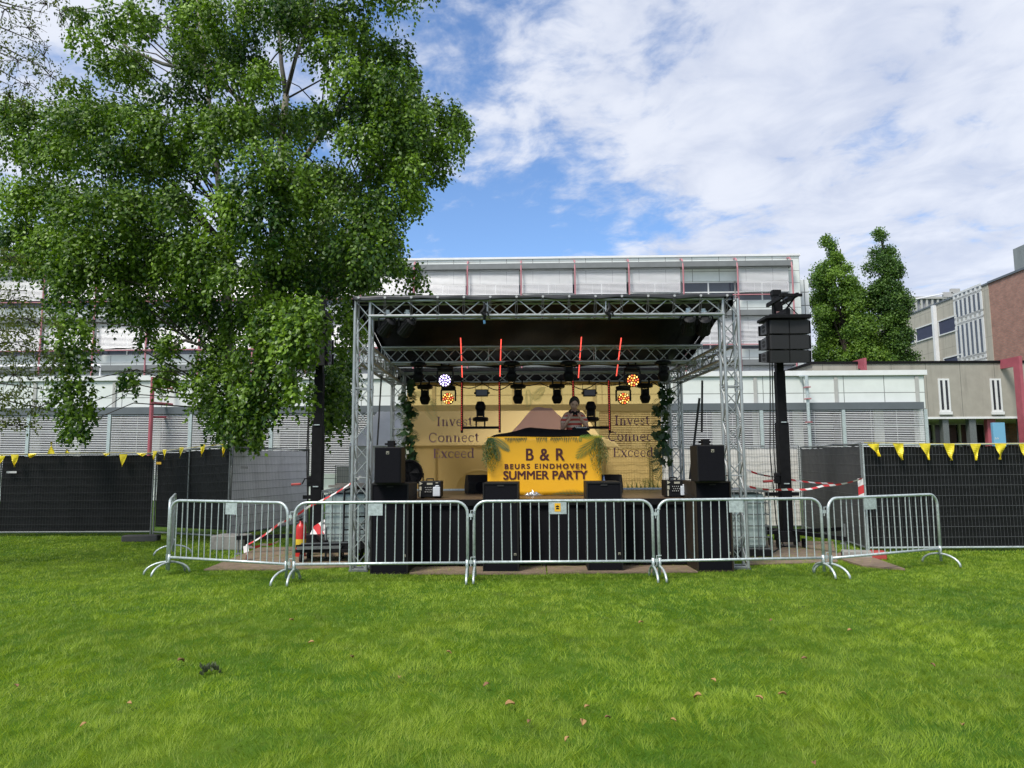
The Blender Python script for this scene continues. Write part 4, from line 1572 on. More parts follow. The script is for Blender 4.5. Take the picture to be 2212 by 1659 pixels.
frond(m_, (xb_(1180), zb_(836)), RAD(-140), .35, BY - .006, 12, .5, w=.006)
frond(m_, (xb_(1425), zb_(1045)), RAD(112), .85, BY - .003, 16, .26, -.2)
frond(m_, (xb_(1425), zb_(1058)), RAD(150), .4, BY - .006, 12, .4)
for k in range(16):
    x = xb_(1350 + k * 4.6)
    m_.poly([(x, BY - .008, bz0 + .02), (x + .03, BY - .008, bz0 + .02), (x + .05 - .10 * (k % 2), BY - .008, bz0 + .12 + .05 * (k % 3))])
m_.build('palm_print', PALMP, drop, world=True)
MB().span((bx0 - .05, BY - .03, DECKZ + .001), (bx1 + .05, BY + .06, DECKZ + .035)).build('bottom_bar', GALV, drop, world=True)
MB().tube((bx0, BY + .03, bz1), (bx1, BY + .03, bz1), .02).build('top_bar', ALU, drop, world=True)

# ------------------------------------------------------------------ dj table
DY = 12.2
zd = lambda vy: P(1176, vy, DY).z
xd = lambda vx: P(vx, 1000, DY).x
TTOP = zd(943.5)
table = thing('table', 'folding table under the black cloth behind the yellow party banner', 'table', ((xd(1053) + xd(1299)) / 2, DY + .35, DECKZ))
MB().span((xd(1053) + .02, DY + .03, TTOP - .04), (xd(1299) - .02, DY + .72, TTOP - .005)).build('table_top', BLACKM, table, world=True)
for x in (xd(1053) + .08, xd(1299) - .08):
    for y in (DY + .1, DY + .66):
        MB().tube((x, y, DECKZ), (x, y, TTOP - .04), .018, 8).build('leg', GALVD, table, world=True)
ban = thing('table_banner', 'bright yellow B & R summer party banner hung on the table front', 'banner', ((xd(1053) + xd(1299)) / 2, DY, DECKZ))
YEL = mat('yellow_banner_vinyl', (.90, .46, .012), .4, 0, .06, 1.2, .02)
MAR = mat('maroon_print', (.07, .009, .010), .45, 0, .05)
zb0 = zd(1069.5)
m_ = MB().grid(lambda u, v: Vector((xd(1053) + (xd(1299) - xd(1053)) * u, DY + .006 * math.sin(u * 9 + 1) * math.sin(v * 3.2) + .008, zb0 + (TTOP - zb0) * v + .006 * math.sin(u * 8) * (v > .98))), 30, 14)
m_.build('cloth', YEL, ban, world=True, smooth=True, solid=.003)
text('B & R', xd(1137), xd(1219), zd(994.6), zd(969), DY - .0012, MAR, ban, bold=.006, spacing=1.12)
text('BEURS EINDHOVEN', xd(1090.7), xd(1264.7), zd(1012.4), zd(1001.8), DY - .0012, MAR, ban, bold=.0045, spacing=1.35)
text('SUMMER PARTY', xd(1087.7), xd(1268.3), zd(1035.2), zd(1017), DY - .0012, MAR, ban, bold=.0055)
PG1 = mat('printed_palm_green', (.10, .19, .035), .45, 0, .4, 9)
PG2 = mat('printed_palm_dark_green', (.035, .085, .035), .45, 0, .3, 9)
PG3 = mat('printed_palm_bright_green', (.22, .36, .03), .45, 0, .3, 9)
m_ = MB()
frond(m_, (xd(1300), zd(950)), RAD(205), .52, DY - .004, 16, .3, .4)
frond(m_, (xd(1255), zd(941)), RAD(-100), .10, DY - .005, 8, .5, w=.004)
m_.build('palm_print', PG1, ban, world=True)
m_ = MB()
for k in range(44):
    x = xd(1090 + k * 3.6)
    l_ = .05 + .05 * abs(math.sin(k * .55))
    if 1140 < 1090 + k * 3.6 < 1155 or 1183 < 1090 + k * 3.6 < 1190:
        continue
    m_.poly([(x, DY - .0045 - .0003 * (k % 3), TTOP - .012), (x + .018, DY - .0045 - .0003 * (k % 3), TTOP - .012), (x + .03 * math.cos(k * .3), DY - .0045 - .0003 * (k % 3), TTOP - l_ - .02)])
for k in range(28):
    x = xd(1190 + k * 3.0)
    l_ = .09 * math.sin(math.pi * (k + .5) / 28)
    m_.poly([(x, DY - .0045, zb0 + .01), (x + .014, DY - .0045, zb0 + .01), (x + .03, DY - .0045, zb0 + .02 + l_)])
m_.build('palm_print', PG2, ban, world=True)
m_ = MB()
frond(m_, (xd(1306), zd(944)), RAD(183), .40, DY - .006, 14, .2, -.15)
m_.build('palm_print', PG3, ban, world=True)
m_ = MB()
frond(m_, (xd(1060), zd(945)), RAD(-22), .38, DY - .004, 14, .3, .5)
frond(m_, (xd(1062), zd(950)), RAD(-62), .36, DY - .006, 14, .3, .3)
m_.build('palm_print', mat('printed_palm_teal', (.06, .17, .09), .45, 0, .4, 9), ban, world=True)
# black cloth over the gear
clo = thing('black_cloth', 'black cloth draped in a low hump over the gear on the table', 'cloth', ((xd(1058) + xd(1295)) / 2, DY + .3, TTOP))
prof = [(1058, 943), (1064, 938), (1075, 935), (1095, 932.5), (1120, 927), (1135, 922), (1147, 920.5), (1165, 922), (1180, 923.5), (1210, 925.5), (1255, 926.5), (1270, 926.5), (1276, 930), (1284, 941), (1295, 943)]


def cf(u, v):
    vx = 1058 + (1282 - 1058) * u
    k = max(i for i in range(len(prof)) if prof[i][0] <= vx + 1e-6)
    k = min(k, len(prof) - 2)
    f = (vx - prof[k][0]) / (prof[k + 1][0] - prof[k][0])
    top = zd(prof[k][1] + (prof[k + 1][1] - prof[k][1]) * f) - TTOP
    s = math.sin(math.pi * min(1, v * 1.25) * .5) ** .7 if v < .8 else 1
    rip = .012 * math.sin(u * 38 + v * 6) * math.sin(v * 3.1)
    return Vector((xd(vx), DY + .015 + .68 * v + rip, TTOP + .004 + max(.0, top) * (s if v < .85 else max(0, 1 - (v - .85) / .15))))


MB().grid(cf, 70, 18).build('cloth', DRAPE, clo, world=True, smooth=True)
gear = thing('mixer', 'silver edged music mixer on the table in front of the person', 'mixer', (xd(1262), DY + .5, TTOP))
ma = Vector((xd(1262), DY + .50, zd(925)))
MB().box(ma, (.30, .25, .05)).build('body', BLACKM, gear, world=True, bevel=.006)
MB().box(ma + Vector((0, -.127, .022)), (.20, .004, .010)).build('silver_trim', ALU, gear, world=True)
m_ = MB()
for k in range(7):
    m_.tube(ma + Vector((-.12 + k * .04, -.06, .025)), ma + Vector((-.12 + k * .04, -.06, .045)), .009, 8)
m_.build('knob', BLACK, gear, world=True)

# hanging ferns on the table corners
FERN1 = leaf_mat('fern_green', (.03, .075, .02), (.13, .20, .05), .2)
FERN2 = leaf_mat('fern_olive_green', (.06, .085, .02), (.20, .22, .05), .2)


def fern(label, vx, vy, w, h, fm):
    c = P(vx, vy, DY - .06)
    t = thing('hanging_fern', label, 'artificial plant', c, 0, 'ferns on the table corners')
    Cs, As = [], []
    for k in range(46):
        a = random.uniform(-1, 1)
        ln = h * random.uniform(.55, 1.0) * (1 - .3 * abs(a))
        for q in range(26):
            f = q / 25
            Cs.append((c.x + a * w * (.25 + .75 * math.sin(f * 1.6)) + .015 * math.sin(f * 9 + k), c.y - .03 - .05 * math.sin(f * 2.5) * random.random(), c.z + .03 * math.sin(f * 3) - ln * f))
            As.append((random.uniform(-.8, .8), random.uniform(-.5, .3), -1))
    Cs, As = np.array(Cs), np.array(As)
    n_ = len(Cs)
    leaves('foliage', Cs, As, rng.uniform(.03, .055, n_), rng.uniform(.007, .012, n_), fm, t, c)


fern('green hanging fern on the left corner of the yellow table banner', 1060, 945, .14, .62, FERN1)
fern('olive green hanging fern on the right corner of the yellow table banner', 1292, 945, .16, .68, FERN2)

# leaf garlands beside the backdrop
GAR = leaf_mat('garland_leaves', (.010, .035, .012), (.035, .085, .02), .15, .35)
GARP = leaf_mat('garland_palm_leaves', (.02, .05, .012), (.08, .12, .02), .15, .35)


def leaf_blob(m_, c, d, size, kind, face=Vector((0, -1, .2))):
    d = d.normalized()
    s = d.cross(face).normalized()
    n_ = s.cross(d).normalized()
    if kind == 'round':
        pts = []
        for k in range(13):
            a = -math.pi * .92 + 2 * math.pi * .92 * k / 12
            r = size * (.5 + .12 * math.cos(a)) * (1 if k % 2 == 0 else .72)
            pts.append(c + d * (size * .45 + r * math.cos(a)) + s * r * math.sin(a) + n_ * .02 * math.cos(2 * a))
        m_.add([c + d * size * .2 - n_ * .02] + pts, [(0, i, i + 1) for i in range(1, 13)])
    else:
        for k in range(9):
            f = k / 8
            b_ = c + d * size * f * .8 - Vector((0, 0, size * .25 * f * f))
            for sg in (-1, 1):
                dd = (d + s * sg * 1.1).normalized()
                L_ = size * .5 * math.sin(math.pi * (.2 + .75 * f))
                m_.add([b_, b_ + dd * L_ * .5 + d * .012, b_ + dd * L_ - Vector((0, 0, L_ * .3)), b_ + dd * L_ * .5 - d * .012], [(0, 1, 2, 3)])


def garland(label, vx, y0, y1, sgn):
    c0, c1 = P(vx, y0, BY - .08), P(vx, y1, BY - .08)
    t = thing('leaf_garland', label, 'artificial plant', (c1.x, BY - .08, c1.z), 0, 'leaf garlands beside the backdrop')
    MB().path([c0 + (c1 - c0) * k / 10 + Vector((.04 * math.sin(k * 2), 0, 0)) for k in range(11)], .012, 5).build('vine', TWIG, t, world=True)
    r_, p_ = MB(), MB()
    for k in range(34):
        c = c0 + (c1 - c0) * random.random() + Vector((random.uniform(-.06, .06), random.uniform(-.08, .02), 0))
        d = Vector((random.uniform(-.6, 1) * sgn, random.uniform(-.5, .1), random.uniform(-.8, .5)))
        leaf_blob(r_, c, d, random.uniform(.14, .24), 'round', Vector((random.uniform(-.4, .4), -1, random.uniform(0, .6))))
    for k in range(24):
        c = c0 + (c1 - c0) * random.random()
        d = Vector((random.uniform(-.4, 1) * sgn, random.uniform(-.6, 0), random.uniform(-.5, .6)))
        leaf_blob(p_, c, d, random.uniform(.25, .38), 'palm')
    for mm, nm, gm in ((r_, 'round_leaf', GAR), (p_, 'palm_leaf', GARP)):
        o = mm.build(nm, gm, t, world=True)
        a = o.data.attributes.new('tint', 'FLOAT', 'POINT')
        a.data.foreach_set('value', np.repeat(rng.random(len(o.data.vertices) // 4 + 1), 4)[:len(o.data.vertices)].astype(np.float32))


garland('dark green leaf garland down the left edge of the backdrop', 880, 830, 1035, 1)
garland('dark green leaf garland down the right edge of the backdrop', 1434, 825, 1010, -1)

# ------------------------------------------------------------------ moving lights, lamps and tubes
LEDC = {'violet': [glow('led_violet', (.62, .5, 1.0), 2.6), glow('led_white', (1, .95, 1), 3.0)],
        'amber': [glow('led_amber', (1.0, .42, .06), 1.7), glow('led_red_orange', (1.0, .16, .06), 1.3), glow('led_yellow', (1, .72, .2), 2.0)]}
REDDIM = glow('led_dim_red', (.9, .08, .06), .6)
REDLED = glow('led_red', (1.0, .10, .07), 1.25)


def spot_light(label, top, flip=False, sc=1.0, group='moving spot lights with pointed heads'):
    """moving head: base, yoke, barrel head. top = clamp point"""
    t = thing('moving_light', label, 'stage light', top, 0, group)
    s = -1 if not flip else 1
    z = lambda h: s * h * sc
    m_ = MB().lathe((0, 0, 0), [(.06 * sc, z(.05)), (.15 * sc, z(.065)), (.165 * sc, z(.10)), (.15 * sc, z(.135)), (.07 * sc, z(.15))], (0, 0, 1), 14)
    m_.build('base', BLACK, t)
    for x in (-.085, .085):
        m_ = MB().box((x * sc, 0, z(.02)), (.03, .05, .07 * sc)).tube((x * sc, 0, z(-.06)), (x * sc, 0, z(.0)), .016)
        m_.build('clamp', BLACKM, t)
    for x in (-.065, .065):
        MB().box((x * sc, 0, z(.215)), (.03 * sc, .08 * sc, .14 * sc)).build('yoke_arm', BLACK, t, bevel=.006)
    m_ = MB().lathe((0, 0, 0), [(.055 * sc, z(.165)), (.062 * sc, z(.19)), (.065 * sc, z(.255)), (.105 * sc, z(.31)), (.108 * sc, z(.36)), (.075 * sc, z(.44)), (.07 * sc, z(.45))], (0, 0, 1), 14)
    m_.build('head', BLACKM, t)
    MB().lathe((0, 0, 0), [(.06 * sc, z(.4505)), (.05 * sc, z(.458))], (0, 0, 1), 14).build('lens', GLASSD, t)
    return t


zB = P(1106, 833, 14.33).z
for vx, lab in ((918, 'hanging spot light left of the left orange wash light'), (1119, 'left hanging spot light over the mountain print'), (1203, 'hanging spot light just left of the person'), (1393, 'hanging spot light beside the right leaf garland')):
    spot_light('black ' + lab, (P(vx, 833, 14.33).x, 14.33, zB + .08), sc=1.0)
zM = P(1106, 782, YM - .1).z
for vx, lab in ((904, 'leftmost dark spot light under the middle truss'), (1105, 'dark spot light under the middle truss above the left table'), (1228, 'dark spot light under the middle truss above the person'), (1432, 'rightmost dark spot light under the middle truss')):
    spot_light('black ' + lab, (P(vx, 785, YM - .1).x, YM - .1, zM + .06), sc=.95)
UY = 14.2
for vx, lab in ((1038, 'upright spot light on the bar of the left tube frame'), (1277, 'upright spot light on the bar right of the person')):
    p = P(vx, 924, UY)
    spot_light('black ' + lab, (p.x, UY, p.z + .07), True, 1.0)


def wash(label, face, kind, sc, hang):
    t = thing('wash_light', label, 'stage light', face, 0, 'round wash lights with glowing leds')
    r = .118 * sc
    m_ = MB().lathe((0, 0, 0), [(r * .55, .20 * sc), (r * .95, .12 * sc), (r * 1.0, .0), (r * .96, -.02)], (0, 1, 0), 22)
    m_.build('head', BLACK, t)
    u = MB()
    for s in (-1, 1):
        u.box((s * r * 1.22, .06, r * .55), (.03 * sc, .07, r * 1.9))
    u.box((0, .06, r * 1.55), (r * 2.5, .075, .035))
    u.build('yoke', BLACK, t, bevel=.006)
    b_ = MB().lathe((0, .06, 0), [(.10 * sc, r * 1.70), (.15 * sc, r * 1.75), (.15 * sc, r * 2.1), (.08 * sc, r * 2.3)], (0, 0, 1), 14)
    for s in (-1, 1):
        b_.tube((s * .07, .06, r * 2.2), (s * .07, .06, r * 2.2 + hang), .015)
    b_.build('base', BLACK, t)
    pts = [(0, 0)] + [(.42 * math.cos(a * math.pi / 3), .42 * math.sin(a * math.pi / 3)) for a in range(6)] + [(.80 * math.cos(a * math.pi / 6 + .2), .80 * math.sin(a * math.pi / 6 + .2)) for a in range(12)]
    cols = LEDC[kind]
    for k, (x, z) in enumerate(pts):
        MB().lathe((x * r, -.022, z * r), [(r * .125, 0), (r * .10, -.006)], (0, 1, 0), 10).build('led', cols[k % len(cols)], t)
    lens = MB().lathe((0, -.0205, 0), [(r * .93, 0), (r * .93, -.0006)], (0, 1, 0), 22)
    lens.build('lens', glow('lens_glow_' + kind, (.30, .2, .75) if kind == 'violet' else (.55, .05, .01), .12), t)
    return t


wash('violet white glowing wash light high on the left', P(961, 822, 13.0), 'violet', 1.0, .1)
wash('orange glowing wash light low on the left under the violet one', P(968, 861, 14.26), 'amber', 1.0, .1)
wash('orange glowing wash light high on the right', P(1367, 822, 13.0), 'amber', 1.0, .1)
wash('pink and orange glowing wash light low on the right beside the tube frame', P(1347.5, 861, 14.26), 'amber', 1.0, .1)

for vx, lab in ((1041, 'black strobe box hanging above the left upright spot light'), (1273, 'black strobe box hanging to the right of the person')):
    p = P(vx, 849, 14.36)
    t = thing('strobe_light', lab, 'stage light', p, 0, 'strobe boxes')
    MB().box((0, 0, 0), (.25, .14, .14)).build('body', BLACK, t, bevel=.008)
    MB().box((0, -.075, 0), (.22, .008, .11)).build('lens', GLASSD, t)
    m_ = MB()
    for s in (-1, 1):
        m_.box((s * .135, 0, .08), (.008, .025, .22)).tube((s * .12, 0, 0), (s * .16, 0, 0), .02)
    m_.box((0, 0, .19), (.278, .025, .008)).tube((0, 0, .19), (0, 0, .28), .014)
    m_.build('bracket', BLACKM, t)

# tube frames with red leds
for va, vb, lab in ((998, 1079, 'left black U shaped frame with red led tubes and a cross bar'), (1238, 1315, 'right black U shaped frame with red led tubes beside the person')):
    a, c = P(va, 821, UY), P(vb, 821, UY)
    z0, z1, zc = P(va, 935, UY).z, 3.26, P(va, 924, UY).z
    t = thing('light_stand', lab, 'light frame', (a.x, UY, z0), 0, 'tube frames with red leds')
    for x in (a.x, c.x):
        up = MB().box((x, UY, (z0 + z1) / 2), (.045, .045, z1 - z0)).build('upright', BLACKM, t, world=True)
        m_ = MB()
        k = 0
        zz_ = z0 + .06
        while zz_ < z1 - .02:
            m_.box((x - .006, UY - .026, zz_), (.016, .006, .014))
            zz_ += .036
        m_.build('led_strip', REDDIM, up, world=True)
    MB().box(((a.x + c.x) / 2, UY, zc), (c.x - a.x - .046, .05, .05)).build('cross_bar', BLACKM, t, world=True)
for (xa, ya, xb, yb, lab) in ((995, 730, 998.5, 815, 'leftmost slanted red led tube under the roof'), (1082.5, 733, 1080, 813, 'second slanted red led tube above the left table corner'),
                              (1256, 728, 1249.5, 816, 'slanted red led tube above the person'), (1342, 730, 1331.5, 812, 'rightmost slanted red led tube under the roof')):
    a, c = P(xa, ya, 12.55), P(xb, yb, 13.75)
    t = thing('led_tube', lab, 'light tube', c, 0, 'slanted red led tubes under the roof')
    d = (a - c)
    back = Vector((0, .02, .012))
    MB().tube(c + back, a + back, .012, 8).build('housing', BLACKM, t, world=True)
    m_ = MB()
    n_ = 44
    for k in range(n_):
        m_.box(c + d * (k + .5) / n_, (.018, .012, d.length / n_ * .80), Matrix.Rotation(math.atan2(-d.y, d.z) if False else math.atan2(d.y, d.z) * -1, 3, 'X'))
    m_.build('led_strip', REDLED, t, world=True)

# par cans on the front truss
for (vx, vy, rz, lab) in ((836, 706, .5, 'leftmost black par can under the front truss'), (879, 706, .5, 'second black par can from the left tower under the front truss'),
                          (1488, 702, -.45, 'black par can under the front truss near the right tower'), (1521, 703, -.45, 'rightmost black par can wrapped in cable at the right tower')):
    p = P(vx, vy, YF - .02)
    t = thing('par_can', lab, 'stage light', p, rz, 'par cans under the front truss')
    d = Vector((-.25, .75, -.6)).normalized()
    m_ = MB().lathe((0, 0, 0), [(.05, -.15), (.085, -.13), (.09, -.05), (.10, .0), (.108, .10), (.115, .14), (.105, .142), (.095, .10)], d, 16)
    x_ = d.orthogonal().normalized(); y_ = d.cross(x_)
    for k in range(16):
        q = x_ * math.cos(k * .3927) + y_ * math.sin(k * .3927)
        m_.tube(q * .088 - d * .13, q * .112 + d * .1, .006, 4)
    m_.build('can', mat('ribbed_black_alloy', (.010, .010, .011), .5, .2, spec=.3), t, smooth=False)
    y = MB()
    for s in (-1, 1):
        y.path([(s * .13, 0, 0), (s * .135, 0, .12), (s * .1, 0, .17), (0, 0, .18)], .012, 5)
    y.build('yoke', BLACKM, t)
    MB().box((0, 0, .225), (.06, .05, .09)).tube((-.05, 0, .22), (.05, 0, .22), .018).build('clamp', GALV, t)
    m_ = MB()
    for k in range(3):
        ph = k * 2.1
        m_.path([Vector((.06, 0, .2)) * (1 - f) + Vector((-.02, -.06, -.05)) * f + Vector((.10 * math.sin(f * 3.1 + ph), -.05 * math.sin(f * 3.1), .05 * math.sin(f * 6 + ph))) for f in [i / 10 for i in range(11)]], .006, 4)
    m_.build('cable', RUBBER, t)
# sagging cables under the rear truss, and knotted straps on the front truss
cb = thing('cable', 'tangle of black cables sagging under the rear truss above the backdrop', 'cable', (0, 14.35, 3.2))
m_ = MB()
for k in range(9):
    x = XL + .6 + k * .58
    m_.path([(x + .58 * f, 14.36 + .03 * math.sin(k), 3.235 - (.06 + .04 * (k % 3)) * math.sin(math.pi * f)) for f in [i / 8 for i in range(9)]], .01, 5)
m_.build('cable_run', RUBBER, cb, world=True)
for vx, lab in ((1046, 'black knotted strap with blue end tied on the front truss'), (1315, 'black knotted strap tied on the right half of the front truss')):
    p = P(vx, 655, YF - .2)
    t = thing('strap', lab, 'strap', p, 0, 'straps tied on the front truss')
    m_ = MB().path([(0, 0, 0), (.01, -.01, -.08), (-.03, .0, -.15), (.01, -.02, -.2), (.0, 0, -.27)], [.02, .03, .045, .03, .02], 6)
    m_.path([(.0, 0, -.15), (.05, -.02, -.14), (.07, 0, -.2)], .014, 5)
    m_.build('knot', BLACK, t)
    if vx < 1100:
        MB().path([(.0, 0, -.27), (.005, -.005, -.33)], .02, 6).build('blue_end', mat('blue_strap', (.05, .16, .28)), t)
for (x0, y0, x1, y1, yy, w, lab) in ((1517, 822, 1516, 935, 13.2, .045, 'upright black ratchet strap beside the right tower'), (1511, 860, 1490, 1035, 13.2, .05, 'slanting black ratchet strap behind the right top speaker'),
                                     (824, 812, 815, 962, 12.6, .035, 'black ratchet strap hanging behind the left tower')):
    a, c = P(x0, y0, yy), P(x1, y1, yy)
    t = thing('strap', lab, 'strap', c)
    MB().path([a, (a + c) / 2 + Vector((.0, 0, 0)), c], w / 2, 4).build('webbing', RUBBER, t, world=True)


# ------------------------------------------------------------------ loudspeakers
def emblem(m_, x, y, z, s):
    m_.box((x, y, z), (s, .004, s))


def badge(x, y, z, s, parent):
    o = MB().box((x, y, z), (s, .006, s)).build('badge', BADGE, parent)
    m_ = MB().box((x, y - .004, z), (s * .72, .003, s * .72))
    m_.build('badge_field', BLACK, o)
    m_ = MB().prism([(x - s * .30, y - .0058, z + s * .30), (x + s * .05, y - .0058, z + s * .30), (x + s * .30, y - .0058, z - s * .3), (x + s * .02, y - .0058, z + s * .02)], (0, -.001, 0))
    m_.build('badge_mark', BADGE, o)


def subwoofer(label, a, b, worn=False, scuff=False, rz=0.0):
    a, b = Vector((a.x, a.y, 0)), Vector((b.x, b.y, 0))
    w = (b - a).length
    c = (a + b) / 2
    t = thing('subwoofer', label, 'subwoofer', c, math.atan2((b - a).y, (b - a).x) + rz, 'tall black subwoofers in front of the stage')
    h, d = 1.335, .72
    cm = CABW if worn else CAB
    o = MB().box((0, d / 2 + .035, h / 2), (w, d, h)).build('cabinet', cm, t, bevel=.008)
    m_ = MB()
    m_.span((-w / 2, .0, 0), (-w / 2 + .022, .036, h)).span((w / 2 - .022, .0, 0), (w / 2, .036, h))
    m_.span((-w / 2 + .023, .0, h - .022), (w / 2 - .023, .036, h)).span((-w / 2 + .023, .0, 0), (w / 2 - .023, .036, .022))
    m_.build('front_frame', cm, t)
    MB().span((-w / 2 + .024, .012, .024), (w / 2 - .024, .03, h - .024)).build('grille', GRILLEW if scuff else GRILLE, t)
    MB().box((0, .008, h - .045), (.10, .012, .02)).build('handle_slot', RUBBER, t)
    for z in (h - .285, .27):
        badge(w / 2 - .055, .009, z, .034, t)
    for z in (h - .21, .24):
        for s in (-1, 1):
            MB().box((s * w / 2, .35, z), (.006, .62, .014), Matrix.Rotation(.1, 3, 'X')).build('side_groove', RUBBER, t)
    return t


subwoofer('subwoofer at the left end under a smaller speaker, right side showing', G(799, 1241), G(881, 1241))
subwoofer('subwoofer in front of the left end of the yellow table banner', G(1043, 1238), G(1121, 1238))
subwoofer('subwoofer with yellowish scuffs on its grille right of the yellow banner', G(1270, 1236), G(1347, 1236), scuff=True)
subwoofer('worn brown edged subwoofer at the right end under a smaller speaker', G(1507, 1236), G(1586, 1235), worn=True)


def top_speaker(label, x0, x1, vyb, vyt, Yd, m):
    a, b_ = P(x0, vyb, Yd), P(x1, vyb, Yd)
    w = b_.x - a.x
    z0 = 1.338
    h = .54
    t = thing('loudspeaker', label, 'loudspeaker', ((a.x + b_.x) / 2, Yd, z0), 0, 'small speakers on the outer subwoofers')
    MB().box((0, .22, h / 2), (w, .42, h)).build('cabinet', m, t, bevel=.008)
    MB().box((0, .0, h / 2), (w - .03, .03, h - .03)).build('grille', GRILLE, t, bevel=.004)
    badge(0 if x0 < 1000 else .02, -.017, h - .085, .042, t)
    m_ = MB().box((.0, .3, h + .05), (.10, .12, .10)).tube((-.1, .3, h + .05), (.08, .3, h + .05), .015)
    m_.build('bracket', BLACKM, t)


top_speaker('small black loudspeaker standing on the leftmost subwoofer', 808, 866, 1042, 965, 10.55, CAB)
top_speaker('small black loudspeaker standing on the worn right subwoofer', 1508, 1568, 1037, 961, 10.55, CAB)

# wedge monitors, fan, smoke machines, bottles, foil
for (vx, vy, w, lab) in ((1036, 1066, .46, 'black wedge monitor left of the yellow table banner'), (1312, 1066, .46, 'black wedge monitor right of the yellow table banner')):
    q = G(vx, vy, DECKZ)
    t = thing('wedge_monitor', lab, 'monitor speaker', (q.x, q.y + .05, DECKZ), .25 if vx < 1100 else -.3, 'wedge monitors')
    out_ = [(-.22, -.04, 0), (-.22, .34, 0), (-.22, .38, .12), (-.22, .24, .33), (-.22, .05, .34), (-.22, -.06, .2)]
    MB().prism(out_, (w, 0, 0)).build('cabinet', CAB, t, bevel=.01)
    MB().lathe((0, -.052, .12), [(.0001, 0), (.09, 0), (.09, -.008), (.05, -.012)], (0, 1, 0), 18).build('grille', GRILLE, t)
q = P(884, 1022, 12.6)
t = thing('stage_fan', 'round black stage fan behind the left top speaker', 'fan', (q.x, 12.6, DECKZ))
fz = q.z - DECKZ
MB().lathe((0, 0, fz), [(.20, .12), (.235, .10), (.24, -.06), (.225, -.08), (.215, -.06), (.20, .10)], (0, 1, 0), 24).build('housing', BLACK, t)
m_ = MB()
for r in (.06, .11, .16, .205):
    m_.path([(r * math.cos(k * .2618), -.075, fz + r * math.sin(k * .2618)) for k in range(25)], .004, 4)
for k in range(12):
    m_.tube((.03 * math.cos(k * .5236), -.075, fz + .03 * math.sin(k * .5236)), (.22 * math.cos(k * .5236), -.075, fz + .22 * math.sin(k * .5236)), .004, 4)
m_.build('grille', BLACKM, t)
m_ = MB()
for k in range(5):
    a = k * 1.2566
    m_.add([(0, 0, fz), (.18 * math.cos(a), -.03, fz + .18 * math.sin(a)), (.19 * math.cos(a + .7), .03, fz + .19 * math.sin(a + .7))], [(0, 1, 2)])
m_.build('blade', BLACKM, t)
m_ = MB()
for s in (-1, 1):
    m_.path([(s * .25, 0, fz), (s * .24, 0, .02), (s * .24, -.12, .012), (s * .24, .14, .012)], .012, 5)
m_.build('stand', BLACKM, t)


def smoke(label, vx0, vx1, vyb, full):
    a, b_ = G(vx0, vyb, DECKZ), G(vx1, vyb, DECKZ)
    w = b_.x - a.x
    t = thing('smoke_machine', label, 'smoke machine', ((a.x + b_.x) / 2, a.y + .2, DECKZ), 0, 'smoke machines on the stage front')
    h = .26
    MB().box((0, 0, h / 2 + .015), (w, .36, h)).build('body', BLACK, t, bevel=.012)
    MB().path([(-.07, 0, h + .01), (-.07, 0, h + .05), (.04, 0, h + .05), (.04, 0, h + .01)], .012, 6).build('handle', BLACKM, t)
    y = -.183
    m_ = MB()
    for k in range(4):
        for q in range(3):
            m_.lathe((-.055 + k * .03 + (q % 2) * .015 - .015, y - .004, .105 + q * .035), [(.008, 0), (.006, -.004)], (0, 1, 0), 8)
    MB().box((-.025, y, .14), (.135, .006, .12)).build('outlet_plate', BLACKM, t)
    m_.build('outlet', MULL, t)
    m_ = MB().prism([(-w / 2 + .02, y, .27), (-w / 2 + .07, y, .24), (-w / 2 + .02, y, .21)], (0, -.003, 0)).box((-w / 2 + .035, y, .16), (.035, .005, .06)).box((-w / 2 + .03, y, .07), (.02, .005, .09)).box((.0, y, .235), (.09, .005, .03)).box((.115, y, .25), (.04, .005, .012))
    m_.build('label_print', BADGE, t)
    c = MB().box((w / 2 - .07, y - .03, .11), (.115, .06, .15)).lathe((w / 2 - .06, y - .03, .187), [(.035, 0), (.035, .02), (.015, .025)], (0, 0, 1), 12)
    c.build('canister', mat('white_plastic_canister', (.55, .58, .62), .4), t, bevel=.015)
    for s in (-1, 1):
        MB().box((s * w * .36, 0, .007), (.04, .2, .014)).build('rubber_foot', RUBBER, t)


smoke('black smoke machine with white canister beside the left subwoofer', 903, 952, 1077, True)
smoke('black smoke machine partly hidden by the worn right subwoofer', 1440, 1489, 1075, False)
PET = mat('blue_clear_plastic', (.25, .34, .55), .12, 0, .1)
for k, (vx, lab) in enumerate(((1292, 'small blue water bottle nearest the yellow banner'), (1303, 'small blue water bottle against the right wedge monitor'))):
    q = G(vx, 1069, DECKZ)
    t = thing('water_bottle', lab, 'bottle', (q.x, q.y - .1, DECKZ), 0, 'water bottles')
    MB().lathe((0, 0, 0), [(.03, 0), (.034, .02), (.034, .2), (.03, .24), (.014, .29), (.014, .31)], (0, 0, 1), 12).build('bottle', PET, t, smooth=True)
    MB().lathe((0, 0, .311), [(.016, 0), (.016, .018)], (0, 0, 1), 10).build('cap', mat('blue_cap', (.05, .12, .4)), t)
q = G(1152, 1071, DECKZ)
t = thing('crumpled_foil', 'crumpled silver foil lying on the deck under the yellow banner', 'foil', (q.x, q.y, DECKZ))
m_ = MB().grid(lambda u, v: Vector(((u - .5) * .32, (v - .5) * .14, .01 + (.075 * math.sin(math.pi * u) * math.sin(math.pi * v)) * (.5 + random.random()))), 16, 8)
m_.build('foil', mat('silver_foil', (.45, .46, .48), .25, .8, .5, 60), t)

